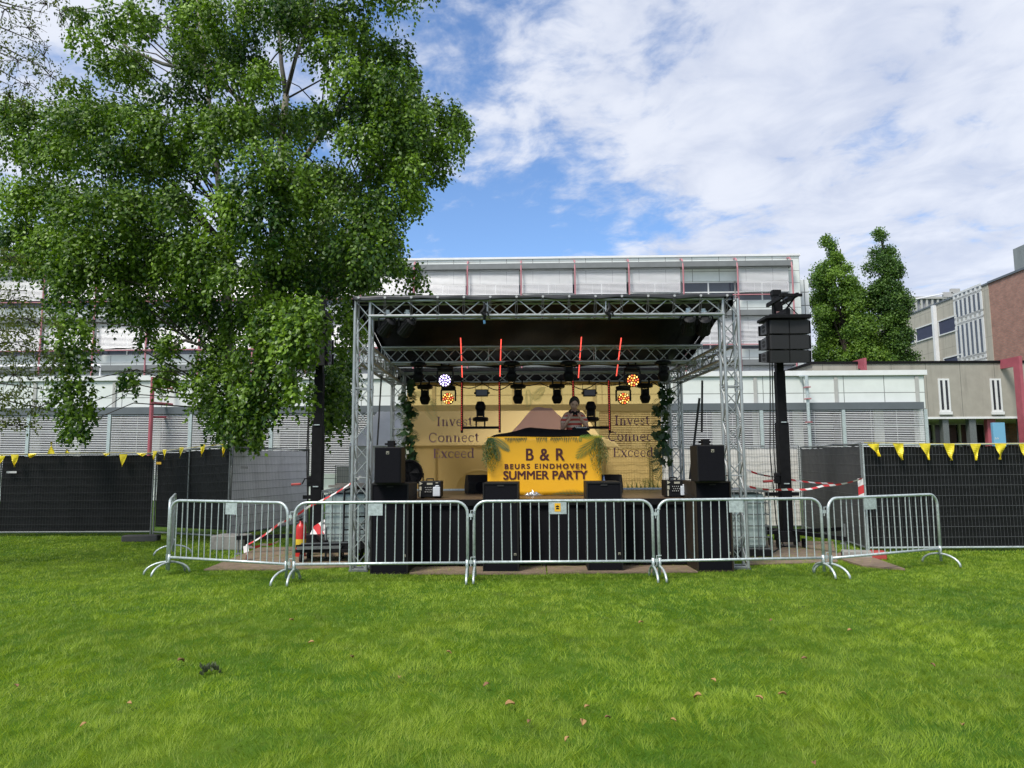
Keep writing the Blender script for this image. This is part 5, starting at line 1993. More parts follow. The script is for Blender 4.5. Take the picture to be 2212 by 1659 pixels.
# ------------------------------------------------------------------ person behind the table
PX, PYY = P(1240, 900, 12.95).x, 12.95
dj = thing('person', 'person with dark hair in striped short sleeved shirt behind the table, hands at neck', 'person', (PX, PYY, DECKZ))


def skin_mesh(verts, edges, radii, root=0, sub=2):
    me = bpy.data.meshes.new('tmp')
    me.from_pydata(verts, edges, [])
    o = bpy.data.objects.new('tmp', me)
    COL.objects.link(o)
    o.modifiers.new('skin', 'SKIN').use_smooth_shade = True
    for i, r in enumerate(radii):
        sv = me.skin_vertices[0].data[i]
        sv.radius = r if isinstance(r, tuple) else (r, r)
        sv.use_root = (i == root)
    sb = o.modifiers.new('sub', 'SUBSURF')
    sb.levels = sb.render_levels = sub
    dg = bpy.context.evaluated_depsgraph_get()
    res = bpy.data.meshes.new_from_object(o.evaluated_get(dg))
    bpy.data.objects.remove(o)
    vs = [tuple(v.co) for v in res.vertices]
    fs = [tuple(p.vertices) for p in res.polygons]
    bpy.data.meshes.remove(res)
    return vs, fs


SKIN = mat('skin', (.48, .28, .20), .5, 0, .08, 20)
HAIR = mat('dark_hair', (.022, .014, .010), .6, 0, .3, 60, .3)
EYEM = mat('dark_eye', (.01, .008, .008), .2)
LIP = mat('lip_skin', (.30, .12, .10), .5)
V_ = [(0, 0, .95), (0, .01, 1.12), (0, .0, 1.30), (0, .0, 1.43), (0, -.015, 1.50), (0, -.035, 1.57)]
E_ = [(0, 1), (1, 2), (2, 3), (3, 4), (4, 5)]
R_ = [(.155, .11), (.14, .10), (.165, .115), (.13, .085), (.055, .055), (.052, .055)]
def add(p, r, par):
    V_.append(p); R_.append(r); E_.append((par, len(V_) - 1)); return len(V_) - 1
HANDS = []
for s, sh in ((-1, .155), (1, .155)):
    i = add((s * .10, 0, 1.42), .075, 3)
    i = add((s * sh, 0, 1.41), .062, i)
    i = add((s * .20, -.03, 1.28), .048, i)
    i = add((s * .225, -.10, 1.155), .042, i)
    i = add((s * .155, -.19, 1.265), .036, i)
    i = add((s * .09, -.235, 1.365), .027, i)
    i = add((s * .075, -.235, 1.395), .03, i)
    HANDS.append(V_[-1])
    j = add((s * .09, 0, .86), .095, 0)
    j = add((s * .10, -.01, .50), .062, j)
    j = add((s * .10, .03, .10), .042, j)
    j = add((s * .105, -.10, .045), .04, j)
    add((s * .11, -.19, .035), .03, j)
vs, fs = skin_mesh(V_, E_, R_)
bm_ = MB().add(vs, fs)
# head: sculpted sphere tilted forward
HC = Vector((0, -.07, 1.615))
TILT = Matrix.Rotation(RAD(24), 3, 'X') @ Matrix.Rotation(RAD(6), 3, 'Y')


def head(u, v, grow=1.0):
    th = 2 * math.pi * u
    ph = math.pi * v
    x, y, z = math.sin(ph) * math.sin(th), -math.sin(ph) * math.cos(th), math.cos(ph)
    px_, py, pz = x * .074, y * .094, z * .118
    if z < 0:                                 # jaw narrows to the chin
        k = 1 + z * .30
        px_ *= k
        py = py * (1 + z * .12) - .010 * -z
    if y < -.2:
        nose = math.exp(-((x / .16) ** 2)) * math.exp(-(((z + .14) / .22) ** 2))
        py -= .024 * nose
        py += .010 * math.exp(-(((abs(x) - .36) / .15) ** 2)) * math.exp(-(((z - .10) / .12) ** 2))      # eye sockets
        py -= .006 * math.exp(-((z - .27) / .1) ** 2) * (abs(x) < .7)                                    # brow
        py -= .008 * math.exp(-((x / .25) ** 2)) * math.exp(-(((z + .46) / .09) ** 2))                   # lips
        py -= .010 * math.exp(-((x / .3) ** 2)) * math.exp(-(((z + .86) / .15) ** 2))                    # chin
    return HC + TILT @ (Vector((px_, py, pz)) * grow * 1.08)


bm_.grid(lambda u, v: head(u, .01 + .98 * v), 36, 28)
for s in (-1, 1):                             # ears
    bm_.grid(lambda u, v: HC + TILT @ Vector((s * (.074 + .012 * math.sin(math.pi * v)), .012 + .018 * math.cos(2 * math.pi * u) * math.sin(math.pi * v), .0 + .032 * math.sin(2 * math.pi * u) * math.sin(math.pi * v) - .006)), 10, 5)
bm_.build('body', SKIN, dj, smooth=True)
m_ = MB()
for s in (-1, 1):
    c = HC + TILT @ Vector((s * .029, -.084, .012))
    m_.lathe(c, [(.011, 0), (.010, -.003), (.002, -.005)], TILT @ Vector((0, 1, 0)), 8)
m_.build('eye', EYEM, dj)
m_ = MB()
for s in (-1, 1):
    m_.path([HC + TILT @ Vector((s * x, y, z)) for x, y, z in ((.014, -.096, .031), (.030, -.094, .037), (.046, -.082, .031))], [.003, .0045, .002], 5)
m_.build('eyebrow', HAIR, dj)
m_ = MB().path([HC + TILT @ Vector((x, y, -.054)) for x, y in ((-.024, -.088), (0, -.099), (.024, -.088))], [.002, .0045, .002], 6)
m_.build('mouth', LIP, dj)


def hairf(u, v):
    th = 2 * math.pi * u
    p = head(u, .01 + .54 * v * (1 - .58 * max(0, math.cos(th)) ** 1.3 + .14 * max(0, -math.cos(th))))
    d = (p - HC).normalized()
    w = .016 * (1 - v ** 6) + .004 * math.sin(th * 17 + v * 5) + .004
    if math.cos(th) > 0:
        w += .014 * math.sin(math.pi * v) * math.cos(th)
    return p + d * w


MB().grid(hairf, 60, 18).build('hair', HAIR, dj, smooth=True)
# hands: palm and five bent fingers each
for s, w in ((-1, HANDS[0]), (1, HANDS[1])):
    w = Vector(w)
    up = Vector((-s * .55, .42, .72)).normalized()
    side = Vector((-s * .5, -.75, .1)).normalized()
    Vh, Eh, Rh = [w - up * .03, w + up * .025, w + up * .07], [(0, 1), (1, 2)], [.027, (.03, .026), (.033, .02)]
    for k, ln in enumerate((.062, .072, .068, .054)):
        o_ = side * (-.030 + .020 * k)
        b0 = w + up * .088 + o_
        b1 = b0 + up * ln * .5 + Vector((-s * .012, .012, .0))
        b2 = b1 + Vector((-s * .5, .75, .15)).normalized() * ln * .5
        n0 = len(Vh)
        Vh += [b0, b1, b2]; Rh += [.0095, .0085, .007]
        Eh += [(2, n0), (n0, n0 + 1), (n0 + 1, n0 + 2)]
    n0 = len(Vh)
    Vh += [w + up * .035 - side * .04, w + up * .07 - side * .058, w + up * .098 - side * .056]; Rh += [.011, .0095, .008]
    Eh += [(1, n0), (n0, n0 + 1), (n0 + 1, n0 + 2)]
    a, b_ = skin_mesh([tuple(x) for x in Vh], Eh, Rh, 0, 1)
    MB().add(a, b_).build('hand', SKIN, dj, smooth=True)
# striped shirt with short sleeves
SHIRT = bpy.data.materials.new('striped_shirt')
SHIRT.use_nodes = True
t_ = SHIRT.node_tree
co_ = N(t_, 'ShaderNodeTexCoord')
sp_ = N(t_, 'ShaderNodeSeparateXYZ')
t_.links.new(co_.outputs['Object'], sp_.inputs[0])
fr_ = M(t_, 'FRACT', M(t_, 'MULTIPLY', M(t_, 'ADD', sp_.outputs[2], M(t_, 'MULTIPLY', noise(t_, co_.outputs['Object'], 6), .02)), 12.5))
t_.links.new(MIX(t_, M(t_, 'GREATER_THAN', fr_, .48), (.58, .46, .36), (.48, .07, .05)), t_.nodes['Principled BSDF'].inputs['Base Color'])
t_.nodes['Principled BSDF'].inputs['Roughness'].default_value = .85
Vs = [(0, 0, .90), (0, .01, 1.05), (0, .01, 1.2), (0, 0, 1.33), (0, 0, 1.42), (0, -.008, 1.475)]
Es = [(0, 1), (1, 2), (2, 3), (3, 4), (4, 5)]
Rs = [(.170, .13), (.158, .12), (.160, .125), (.160, .122), (.125, .092), (.068, .068)]
for s in (-1, 1):
    n0 = len(Vs)
    Vs += [(s * .09, 0, 1.415), (s * .155, 0, 1.395), (s * .192, -.02, 1.31), (s * .21, -.05, 1.24)]
    Rs += [.078, .066, .064, .063]
    Es += [(4, n0), (n0, n0 + 1), (n0 + 1, n0 + 2), (n0 + 2, n0 + 3)]
a, b_ = skin_mesh(Vs, Es, Rs)
MB().add(a, b_).build('shirt', SHIRT, dj, smooth=True)
m_ = MB()
for s in (-1, 1):
    m_.add([(s * .012, -.093, 1.455), (s * .075, -.075, 1.50), (s * .088, -.02, 1.52), (s * .10, -.05, 1.455), (s * .055, -.108, 1.425)], [(0, 1, 2, 3, 4)])
m_.build('collar', mat('dark_collar', (.08, .03, .035), .8), dj, solid=.006)
Vt = [(0, 0, .96), (.09, 0, .86), (.10, -.01, .5), (.10, .03, .13), (-.09, 0, .86), (-.10, -.01, .5), (-.10, .03, .13)]
a, b_ = skin_mesh(Vt, [(0, 1), (1, 2), (2, 3), (0, 4), (4, 5), (5, 6)], [(.165, .12), .105, .075, .062, .105, .075, .062])
MB().add(a, b_).build('trousers', mat('dark_trousers', (.03, .03, .045), .85), dj, smooth=True)
hp = thing('headphones', 'black headphones held around the neck of the person in the striped shirt', 'headphones', (PX, PYY - .13, DECKZ + 1.47))
m_ = MB().path([(-.085 + .0, -.03, .0), (-.09, .03, .03), (-.06, .14, .05), (0, .19, .055), (.06, .14, .05), (.09, .03, .03), (.085, -.03, .0)], .010, 6)
m_.build('headband', BLACKM, hp)
for s in (-1, 1):
    MB().lathe((s * .038, -.085, -.03), [(.018, -.02), (.04, -.016), (.042, .012), (.03, .022)], Vector((s * .5, -.8, .2)), 14).build('ear_cup', BLACKM, hp)

# ------------------------------------------------------------------ lifting masts with line arrays
ARRF = mat('array_grille', (.009, .009, .010), .6, 0, .2, 60, .1)
ARRS = mat('array_side_panel', (.05, .052, .057), .5, 0, .15, 9)


def mast(label, vxb, vyb, vyt, sgn):
    q = G(vxb, vyb)
    t = thing('lifting_mast', label, 'lifting tower', (q.x, q.y, 0), 0, 'black lifting masts for the line arrays')
    zt = P(vxb - (vyb - vyt) * .02 * sgn, vyt, q.y).z
    for w, z0, z1, nm in ((.20, .12, 2.35, 'lower_mast'), (.165, 2.35, 3.35, 'middle_mast'), (.135, 3.35, zt, 'upper_mast')):
        MB().box((0, 0, (z0 + z1) / 2), (w, w, z1 - z0)).build(nm, BLACKM, t, bevel=.006)
    for z in (2.36, 1.2):
        MB().box((0, -.112, z), (.10, .02, .018)).build('locking_pin', GALV, t)
    MB().box((0, 0, .22), (.36, .36, .2)).build('base_frame', BLACK, t, bevel=.01)
    for a in (.35, 1.9, 3.5, 5.1):
        d = Vector((math.cos(a), math.sin(a), 0))
        m_ = MB().box(d * .78 + Vector((0, 0, .3)), (1.25, .07, .07), Matrix.Rotation(a, 3, 'Z'))
        lg = m_.build('outrigger_leg', BLACK, t)
        MB().tube(d * 1.36 + Vector((0, 0, .55)), d * 1.36 + Vector((0, 0, .03)), .018, 8).lathe(d * 1.36, [(.07, .0), (.07, .015), (.02, .04)], (0, 0, 1), 10).build('screw_jack', GALVD, lg)
    for x in (-.24, .24):
        for y in (-.2, .2):
            m_ = MB().lathe((x, y, .07), [(.03, -.025), (.07, -.022), (.07, .022), (.03, .025)], (1, 0, 0), 14)
            c = m_.build('caster', RUBBER, t)
            MB().box((x, y, .14), (.07, .08, .1)).build('caster_fork', BLACKM, c)
    MB().box((-.05 * sgn, 0, 1.0), (.62, .06, .07)).build('cross_bar', BLACKM, t)
    m_ = MB().path([(-.1 * sgn if sgn > 0 else -.1, -.1, 1.35), (-.2, -.13, 1.35), (-.25, -.13, 1.25)], .012, 6)
    w = m_.build('winch_crank', BLACKM, t)
    MB().tube((-.45, -.13, 1.24), (-.27, -.13, 1.25), .025, 8).build('crank_grip', REDP, w)
    MB().box((-.13, 0, 1.3), (.09, .14, .2)).build('winch', BLACK, t, bevel=.01)
    ar = MB().box((-.11, -.3, zt - .2), (.05, .95, .07)).box((.11, -.3, zt - .2), (.05, .95, .07)).box((0, -.72, zt - .2), (.42, .05, .05)).box((0, 0, zt + .01), (.16, .16, .10)).path([(.11, -.7, zt - .2), (.0, -.06, zt - .55)], .02, 5)
    ar.build('lifting_fork', BLACKM, t)
    m_ = MB()
    for k, (dx, dy) in enumerate(((-.13, -.02), (-.15, .05))):
        m_.path([(dx - .02, dy - .1, zt - .5), (dx - .04, dy - .05, 3.0), (dx - .05 - .03 * k, dy, 1.8), (dx - .02, dy, .5), (dx + .03, dy - .05, .03), (dx + .3, dy - .3, .012)], .011, 5)
    m_.build('cable', RUBBER, t)
    return t, q, zt


def array(labels, fr_label, vx0, vx1, tops, Yd):
    a, b_ = P(vx0, tops[0], Yd), P(vx1, tops[0], Yd)
    w = b_.x - a.x
    cx = (a.x + b_.x) / 2
    zs = [P((vx0 + vx1) / 2, v, Yd).z for v in tops]
    frm = thing('rigging_frame', fr_label, 'rigging frame', (cx, Yd, zs[0]), 0, 'rigging frames on the line arrays')
    m_ = MB().box((0, .2, .045), (w + .02, .62, .07)).box((-w / 2 - .03, .15, .03), (.10, .5, .05)).box((0, .25, .16), (.08, .5, .12))
    m_.path([(0, .3, .2), (0, .3, .33), (.03, .3, .37)], .02, 6).path([(.25, .1, .08), (.02, .3, .45)], .012, 5)
    m_.build('frame', BLACKM, frm, bevel=.006)
    for k in range(3):
        z1, z0 = zs[k] - .006, zs[k + 1] + .006
        h = z1 - z0
        tilt = (0, .02, .09)[k]
        t = thing('line_array_speaker', labels[k], 'loudspeaker', (cx, Yd + .02 * k, (z0 + z1) / 2), 0, 'line array speakers')
        t.rotation_euler = (tilt, 0, 0)
        out_ = [(-w / 2, .46, -h * .36), (-w / 2, .46, h * .36), (-w / 2, .0, h / 2), (-w / 2, .0, -h / 2)]
        MB().prism(out_, (w, 0, 0)).build('cabinet', CAB, t, bevel=.008)
        for s in (-1, 1):                     # shallow V shaped front
            m_ = MB().prism([(0, -.004, -h / 2 + .012), (0, -.004, h / 2 - .012), (s * .09, -.004, h / 2 - .012), (s * .09, -.004, -h / 2 + .012)], (0, -.012, 0)) if False else MB()
            p = [(s * .01, .0, 0), (s * .01, -.012, 0), (s * .10, -.016, 0), (s * (w / 2 - .03), -.030, 0), (s * (w / 2 - .01), -.022, 0), (s * (w / 2 - .01), .0, 0)]
            if s < 0:
                p = p[::-1]
            MB().prism([(x, y - .002, -h / 2 + .008) for x, y, z in p], (0, 0, h - .016)).build('grille', ARRF, t)
            sp = MB().prism([(s * (w / 2 + .002), .42, -h * .33), (s * (w / 2 + .002), .42, h * .33), (s * (w / 2 + .002), .06, h * .45), (s * (w / 2 + .002), .06, -h * .45)], (s * .012, 0, 0)).build('side_panel', ARRS, t)
            for sg in (-1, 1):
                pts = [(s * (w / 2 + .0145), .24 + .06 * math.cos(q_) * 1.4, sg * (.012 + .055 * max(0, math.sin(q_)))) for q_ in [math.pi * i / 8 for i in range(9)]]
                MB().prism(pts, (s * .004, 0, 0)).build('handle', RUBBER, sp)
            MB().box((s * (w / 2 + .02), .03, 0), (.03, .04, h * .9)).build('rigging_link', BLACKM, t)
            MB().box((s * (w / 2 + .02), .45, 0), (.03, .04, h * .7)).build('rigging_link', BLACKM, t)


mt1, q1, zt1 = mast('right black lifting mast holding the fully visible line array', 1701, 1183, 634, 1)
MB().box((0, -.072, zt1 - .42), (.06, .004, .10)).build('warning_sticker', mat('red_white_sticker', (.6, .3, .28), .5, 0, .5, 60), mt1)
array(('top line array speaker on the right mast', 'middle line array speaker on the right mast', 'bottom tilted line array speaker on the right mast'),
      'black rigging frame above the right line array', 1660, 1747, (690, 722, 755, 784), q1.y - .62)
mt2, q2, zt2 = mast('left black lifting mast half hidden by the birch leaves', 682, 1190, 655, -1)
array(('top line array speaker behind leaves on the left mast', 'middle line array speaker behind leaves on the left mast', 'bottom line array speaker behind leaves on the left mast'),
      'black rigging frame above the left line array among leaves', 620, 704, (688, 722, 756, 790), q2.y - .62)


# ------------------------------------------------------------------ ground boards, tanks, tent, tape and clutter
def board(label, pts, m=PLY, z=.018):
    w = [G(x, y) for x, y in pts]
    t = thing('plywood_board', label, 'board', (w[0].x, w[0].y, 0), 0, 'plywood boards on the grass')
    MB().prism([(p.x, p.y, .004) for p in w], (0, 0, z)).build('sheet', m, t, world=True)


board('brown plywood board under the red extinguisher and left mast', [(440, 1233), (620, 1233), (760, 1226), (770, 1180), (560, 1185)])
board('long brown plywood strip under the left half of the subwoofers', [(885, 1242), (1180, 1242), (1178, 1223), (880, 1222)], z=.02)
board('long brown plywood strip under the right half of the subwoofers', [(1183, 1241), (1508, 1238), (1478, 1221), (1181, 1222)], z=.02)
board('brown plywood board under the right lifting mast', [(1612, 1222), (1810, 1216), (1800, 1172), (1605, 1168)])
board('tapered brown plywood board pointing right behind the rightmost barrier', [(1800, 1206), (1862, 1226), (1955, 1233), (1880, 1206), (1815, 1196)], z=.03)


def ibc(label, c, rz):
    t = thing('ibc_tank', label, 'water tank', (c[0], c[1], 0), rz, 'water tanks in wire cages')
    MB().box((0, 0, .62), (1.08, .92, .92)).build('tank', IBCP, t, bevel=.06)
    m_ = MB()
    for k in range(6):
        z = .16 + k * .19
        m_.path([(-.58, -.5, z), (.58, -.5, z), (.58, .5, z), (-.58, .5, z), (-.58, -.5, z)], .010, 5)
    for k in range(7):
        x = -.58 + k * 1.16 / 6
        for y in (-.51, .51):
            m_.tube((x, y, .14), (x, y, 1.12), .009, 5)
    for k in range(1, 5):
        y = -.5 + k * .2
        for x in (-.59, .59):
            m_.tube((x, y, .14), (x, y, 1.12), .009, 5)
    m_.build('cage', GALVD, t)
    MB().box((0, 0, .075), (1.2, 1.0, .13)).build('pallet', BLACK, t, bevel=.01)
    MB().box((0, 0, 1.135), (1.18, 1.0, .02)).build('top_plate', GALVD, t)
    MB().lathe((0, 0, 1.146), [(.12, 0), (.12, .03), (.04, .04)], (0, 0, 1), 14).build('lid', BLACK, t)


ibc('greenish caged water tank behind the left stage tower', (-2.92, 13.6), .06)
ibc('greenish caged water tank behind the right stage tower', (3.79, 12.7), -.03)
tw = thing('timber_offcuts', 'grey timber offcuts lying on the left water tank', 'timber', (-2.95, 13.6, 1.18))
for k in range(3):
    MB().box((-.05 + .1 * k, -.25 + .15 * k, .025 + .03 * (k % 2)), (.85, .11, .045), Matrix.Rotation(.12 * k - .1, 3, 'Z')).build('plank', mat('grey_timber', (.17, .155, .135), .8, 0, .3, 8), tw)
# white tent between left mast and stage
tent = thing('party_tent', 'long white canvas party tent behind the left stage tower and the backdrop', 'tent', (-.8, 17.2, 0))
tx0, tx1 = P(757, 960, 16.2).x, P(1302, 960, 16.2).x
ze, zp = P(1000, 962, 16.2).z, P(1000, 888, 17.2).z
m_ = MB()
m_.grid(lambda u, v: Vector((tx0 + (tx1 - tx0) * u, 16.2 + .02 * math.sin(u * 60) * (1 - v), .02 + (ze - .02) * v)), 60, 6)
m_.grid(lambda u, v: Vector((tx0, 16.2 + 1.95 * u, .02 + (ze - .02) * v)), 6, 4)
m_.grid(lambda u, v: Vector((tx1, 16.2 + 1.95 * u, .02 + (ze - .02) * v)), 6, 4)
m_.build('wall', CANVAS, tent, world=True, smooth=True)
tp = MB().add([(tx0 - .04, 16.15, ze), (tx1 + .04, 16.15, ze), (tx1 - .35, 17.2, zp), (tx0 + .42, 17.2, zp), (tx0 - .04, 18.2, ze), (tx1 + .04, 18.2, ze)], [(0, 1, 2, 3), (0, 3, 4), (1, 5, 2), (3, 2, 5, 4)])
tp.build('roof', CANVAS, tent, world=True)
for x in (tx0, tx0 + 1.95, tx0 + 3.9, tx1):
    MB().tube((x, 16.17, 0), (x, 16.17, ze - .02), .02, 8).build('pole', ALU, tent, world=True)
PVC = mat('tent_window_film', (.42, .44, .47), .3)
for c0 in (tx0 + 1.0, tx0 + 2.92, tx0 + 4.85):
    pts = [(c0 + .55 * math.cos(math.pi * k / 14), 16.172, .9 + .55 * math.sin(math.pi * k / 14)) for k in range(15)]
    w = MB().poly([(x, 16.174, z) for x, y, z in pts]).build('window', PVC, tent, world=True)
    MB().path(pts + [pts[0]], .018, 5).tube((c0, 16.168, .9), (c0, 16.168, 1.45), .012, 5).build('window_frame', WHITEP, w, world=True)

# white van behind the fence, seen through the backdrop
van = thing('van', 'white van parked behind the fence, faintly visible through the yellow backdrop', 'van', (2.1, 21, 0))
vz = P(1320, 938, 21).z
vx1 = P(1398, 960, 21).x
out_ = [(vx1 - 5.2, 21, .35), (vx1, 21, .35), (vx1, 21, 1.05), (vx1 - .15, 21, 1.3), (vx1 - .55, 21, 1.75), (vx1 - .95, 21, 2.2), (vx1 - 1.5, 21, vz - .03), (vx1 - 2.2, 21, vz), (vx1 - 5.1, 21, vz - .05), (vx1 - 5.2, 21, 2.0)]
MB().prism(out_, (0, 1.9, 0)).build('body', WHITEP, van, world=True, bevel=.05)
MB().prism([(vx1 - 1.9, 20.99, 1.45), (vx1 - .75, 20.99, 1.45), (vx1 - 1.15, 20.99, 2.05), (vx1 - 1.9, 20.99, 2.1)], (0, -.01, 0)).build('window', GLASS, van, world=True)
for x in (vx1 - .95, vx1 - 4.2):
    MB().lathe((x, 21.0, .34), [(.2, -.06), (.34, -.05), (.34, .18), (.2, .19)], (0, 1, 0), 20).build('wheel', RUBBER, van, world=True)

a, c = P(2149.5, 949, 32.9), P(2158, 945.2, 32.9)
text('55', a.x, c.x, a.z, c.z, 32.915, WHITEP, SIGN, name='house_number')
cb = thing('cable', 'black cable snaking over the plywood from right mast to right tower', 'cable', G(1640, 1205))
MB().path([G(x, y, .03) for x, y in ((1690, 1180), (1672, 1192), (1655, 1196), (1640, 1192), (1622, 1197), (1600, 1206), (1585, 1204))], .014, 6).build('cable_run', RUBBER, cb, world=True)

# fire extinguisher
q = G(628, 1212)
t = thing('fire_extinguisher', 'red fire extinguisher standing behind the joint of the left barriers', 'extinguisher', (q.x + .03, q.y + .45, 0))
MB().lathe((0, 0, 0), [(.085, 0), (.09, .02), (.09, .50), (.075, .56), (.03, .60), (.03, .63)], (0, 0, 1), 18).build('cylinder', mat('extinguisher_red', (.50, .025, .02), .3), t, smooth=True)
MB().box((0, -.02, .66), (.03, .12, .03)).box((0, -.04, .70), (.025, .13, .015)).build('valve', BLACKM, t)
MB().path([(0, .03, .64), (-.12, 0, .62), (-.14, -.02, .45), (-.11, -.03, .15)], .014, 6).build('hose', RUBBER, t)
MB().lathe((0, 0, .18), [(.0915, 0), (.0915, .14)], (0, 0, 1), 18).build('label_band', mat('yellow_label', (.65, .45, .03), .4), t)

TAPE = stripe_mat('barrier_tape', (.68, .66, .64), (.55, .035, .04), freq=3.4)


def tape(label, pts, w=.034, twist=.6):
    t = thing('barrier_tape', label, 'barrier tape', pts[0], 0, 'red and white barrier tapes')
    m_ = MB()
    ln = 0.0
    P0 = [Vector(p) for p in pts]
    seg = []
    for i in range(len(P0) - 1):
        n_ = 14
        for k in range(n_ + (i == len(P0) - 2)):
            seg.append(P0[i] + (P0[i + 1] - P0[i]) * k / n_ + Vector((0, 0, -.03 * math.sin(math.pi * k / n_))))
    vs_, us = [], []
    for i, p in enumerate(seg):
        if i:
            ln += (p - seg[i - 1]).length
        a = twist * math.sin(ln * 3.0)
        d = (seg[min(i + 1, len(seg) - 1)] - seg[max(0, i - 1)]).normalized()
        up = Vector((0, 0, 1)) if abs(d.z) < .9 else Vector((1, 0, 0))
        s_ = (up - d * up.dot(d)).normalized()
        o_ = s_ * math.cos(a) + d.cross(s_) * math.sin(a)
        vs_ += [p - o_ * w / 2, p + o_ * w / 2]
        us += [ln, ln + .04]
    m_.add(vs_, [(2 * i, 2 * i + 1, 2 * i + 3, 2 * i + 2) for i in range(len(seg) - 1)], us)
    m_.build('ribbon', TAPE, t, world=True, attr=True)


zt_ = lambda x, y, Yd: P(*zr(x, y), Yd)
tape('striped tape from the right stage tower to the fence post', [zt_(20, 462, 11.4), zt_(370, 490, 11.9), zt_(640, 462, 12.3), zt_(945, 405, 12.7)])
tape('thinner striped tape running behind the right lifting mast', [zt_(35, 335, 14.0), zt_(270, 392, 14.2), zt_(720, 445, 14.5)], .035)
tape('striped tape hanging down the fence post beside the right barrier', [zt_(930, 405, 12.7), zt_(936, 480, 12.7), zt_(940, 560, 12.7)], .10, .1)
ze_ = zoomv(560, 1600, .3617)
tape('striped tape sloping from the left stage tower past the left mast', [P(*ze_(2200, 510), 11.3), P(*ze_(1650, 830), 11.8), P(*ze_(1350, 1000), 12.0), P(*ze_(1000, 1230), 12.3)])
tape('striped tape near the ground beside the fire extinguisher', [P(*ze_(1000, 1240), 12.3), P(*ze_(1180, 1220), 12.5), P(*ze_(1340, 1185), 12.8)], .045)
tape('loose striped tape end hanging from the left outrigger leg', [P(*ze_(1000, 1235), 12.25), P(*ze_(1015, 1330), 12.2), P(*ze_(1000, 1400), 12.1)], .09, .3)

# striped warning board, trolley and cable clutter behind the second barrier
wb = thing('warning_board', 'red and white striped warning board lying behind the second barrier', 'warning board', (P(722, 1160, 13.3).x, 13.3, .32))
m_ = MB().grid(lambda u, v: Vector((-.42 + .84 * u, .3 * v - .1, .02 + .14 * v + .10 * abs(math.sin(u * 7)) * v)), 20, 4, lambda u, v: u + v * .25)
m_.build('board', stripe_mat('warning_stripes', (.65, .64, .63), (.48, .03, .035), freq=3.2), wb, attr=True, solid=.012)
tr = thing('trolley', 'flat black transport trolley with clutter between left mast and left tower', 'trolley', (-3.05, 12.2, 0))
MB().box((0, 0, .2), (1.1, .6, .05)).build('platform', BLACKM, tr, bevel=.006)
for x in (-.45, .45):
    for y in (-.22, .22):
        MB().lathe((x, y, .085), [(.03, -.02), (.085, -.018), (.085, .018), (.03, .02)], (1, 0, 0), 14).build('wheel', RUBBER, tr)
MB().path([(.52, -.28, .2), (.52, -.28, .62), (.52, .28, .62), (.52, .28, .2)], .016, 6).build('push_handle', GALVD, tr)
sb_ = thing('steel_bars', 'pile of black steel bars and clamps on the trolley by the left tower', 'steel bars', (-3.05, 12.1, .23))
for k in range(6):
    MB().box((random.uniform(-.15, .15), -.22 + .08 * k, .03 + .03 * (k % 2)), (random.uniform(.7, 1.0), .045, .045), Matrix.Rotation(random.uniform(-.2, .2), 3, 'Z')).build('bar', BLACKM if k % 3 else GALVD, sb_)
hc = thing('hand_truck', 'black hand truck leaning behind the left stage tower', 'hand truck', (-2.75, 12.6, 0), .2)
m_ = MB()
for s in (-1, 1):
    m_.path([(s * .2, 0, .05), (s * .2, .25, 1.15)], .016, 6)
m_.path([(-.2, .25, 1.15), (0, .27, 1.22), (.2, .25, 1.15)], .016, 6)
for k in range(4):
    m_.tube((-.2, .05 + .05 * k, .25 + .22 * k), (.2, .05 + .05 * k, .25 + .22 * k), .012, 6)
m_.build('frame', BLACKM, hc)
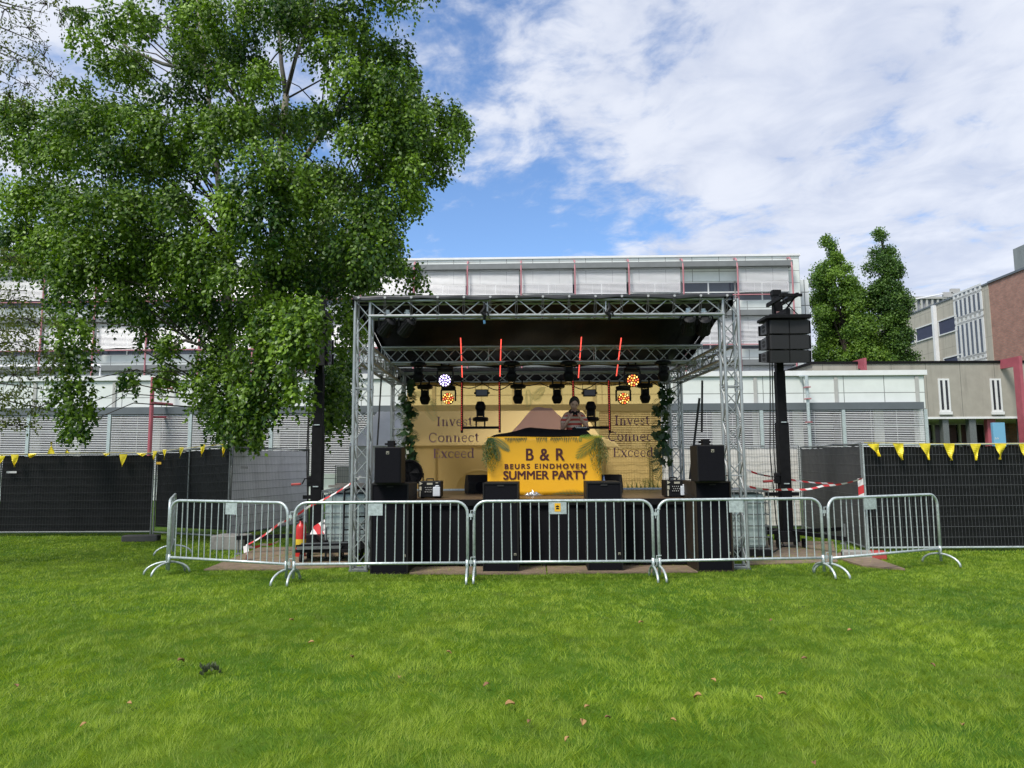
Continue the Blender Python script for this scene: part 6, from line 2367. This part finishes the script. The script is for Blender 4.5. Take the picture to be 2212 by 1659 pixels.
for s in (-1, 1):
    MB().lathe((s * .25, .08, .13), [(.05, -.03), (.13, -.028), (.13, .028), (.05, .03)], (1, 0, 0), 16).build('wheel', RUBBER, hc)
MB().box((0, -.1, .03), (.42, .22, .012)).build('toe_plate', BLACKM, hc)

# dry leaves and small litter on the lawn
DRY = [mat('dry_leaf_tan', (.33, .19, .075), .8, 0, .25, 40), mat('dry_leaf_brown', (.20, .105, .05), .8, 0, .25, 40)]
spots = [(391, 1428), (862, 1464), (1102, 1522), (1143, 1560), (1258, 1562), (1268, 1527), (1313, 1550), (1507, 1505), (1541, 1470), (1737, 1423), (1225, 1597), (672, 1388), (34, 1482), (180, 1566), (1640, 1508),
         (2015, 1437), (2080, 1567), (1835, 1362), (760, 1420), (970, 1410), (1455, 1556), (1760, 1650), (280, 1520), (1690, 1500), (1050, 1480), (630, 1340), (1385, 1345), (1665, 1340)]
for k, (x, y) in enumerate(spots):
    q = G(x, y, .045)
    s = random.uniform(.016, .028)
    big_ = (x, y) in ((1507, 1505), (1258, 1562), (391, 1428), (1102, 1522))
    if big_:
        s = .034
    m_ = MB().grid(lambda u, v: Vector(((u - .5) * 2 * s * math.sin(math.pi * (.08 + .9 * v)) * .6, (v - .5) * 2 * s, .45 * s * abs(u - .5) * 2 + .3 * s * math.sin(v * 4))), 4, 6)
    o = m_.build('dry_leaf', DRY[k % 3 == 0], None, smooth=True, solid=.002)
    o.location = q
    o.rotation_euler = (random.uniform(-.4, .4), random.uniform(-.4, .4), random.uniform(0, 6.28))
    tag(o, 'small curled dry brown leaf lying on the lawn', 'leaf', 'dry leaves scattered on the lawn')
q = G(452, 1454, .02)
o = MB()
for k in range(26):
    a = random.uniform(0, 6.28); r = random.uniform(0, .06)
    c = Vector((r * math.cos(a) * 1.4, r * math.sin(a), random.uniform(.02, .06)))
    leaf_blob(o, c, Vector((math.cos(a), math.sin(a), .1)), .024, 'round', Vector((random.uniform(-.5, .5), random.uniform(-.5, .5), 1)))
o = o.build('weed_clump', mat('dull_green_weed', (.06, .08, .035), .8), None)
o.location = q
tag(o, 'small dark clump of wilted leaves on the left of the lawn', 'weed')
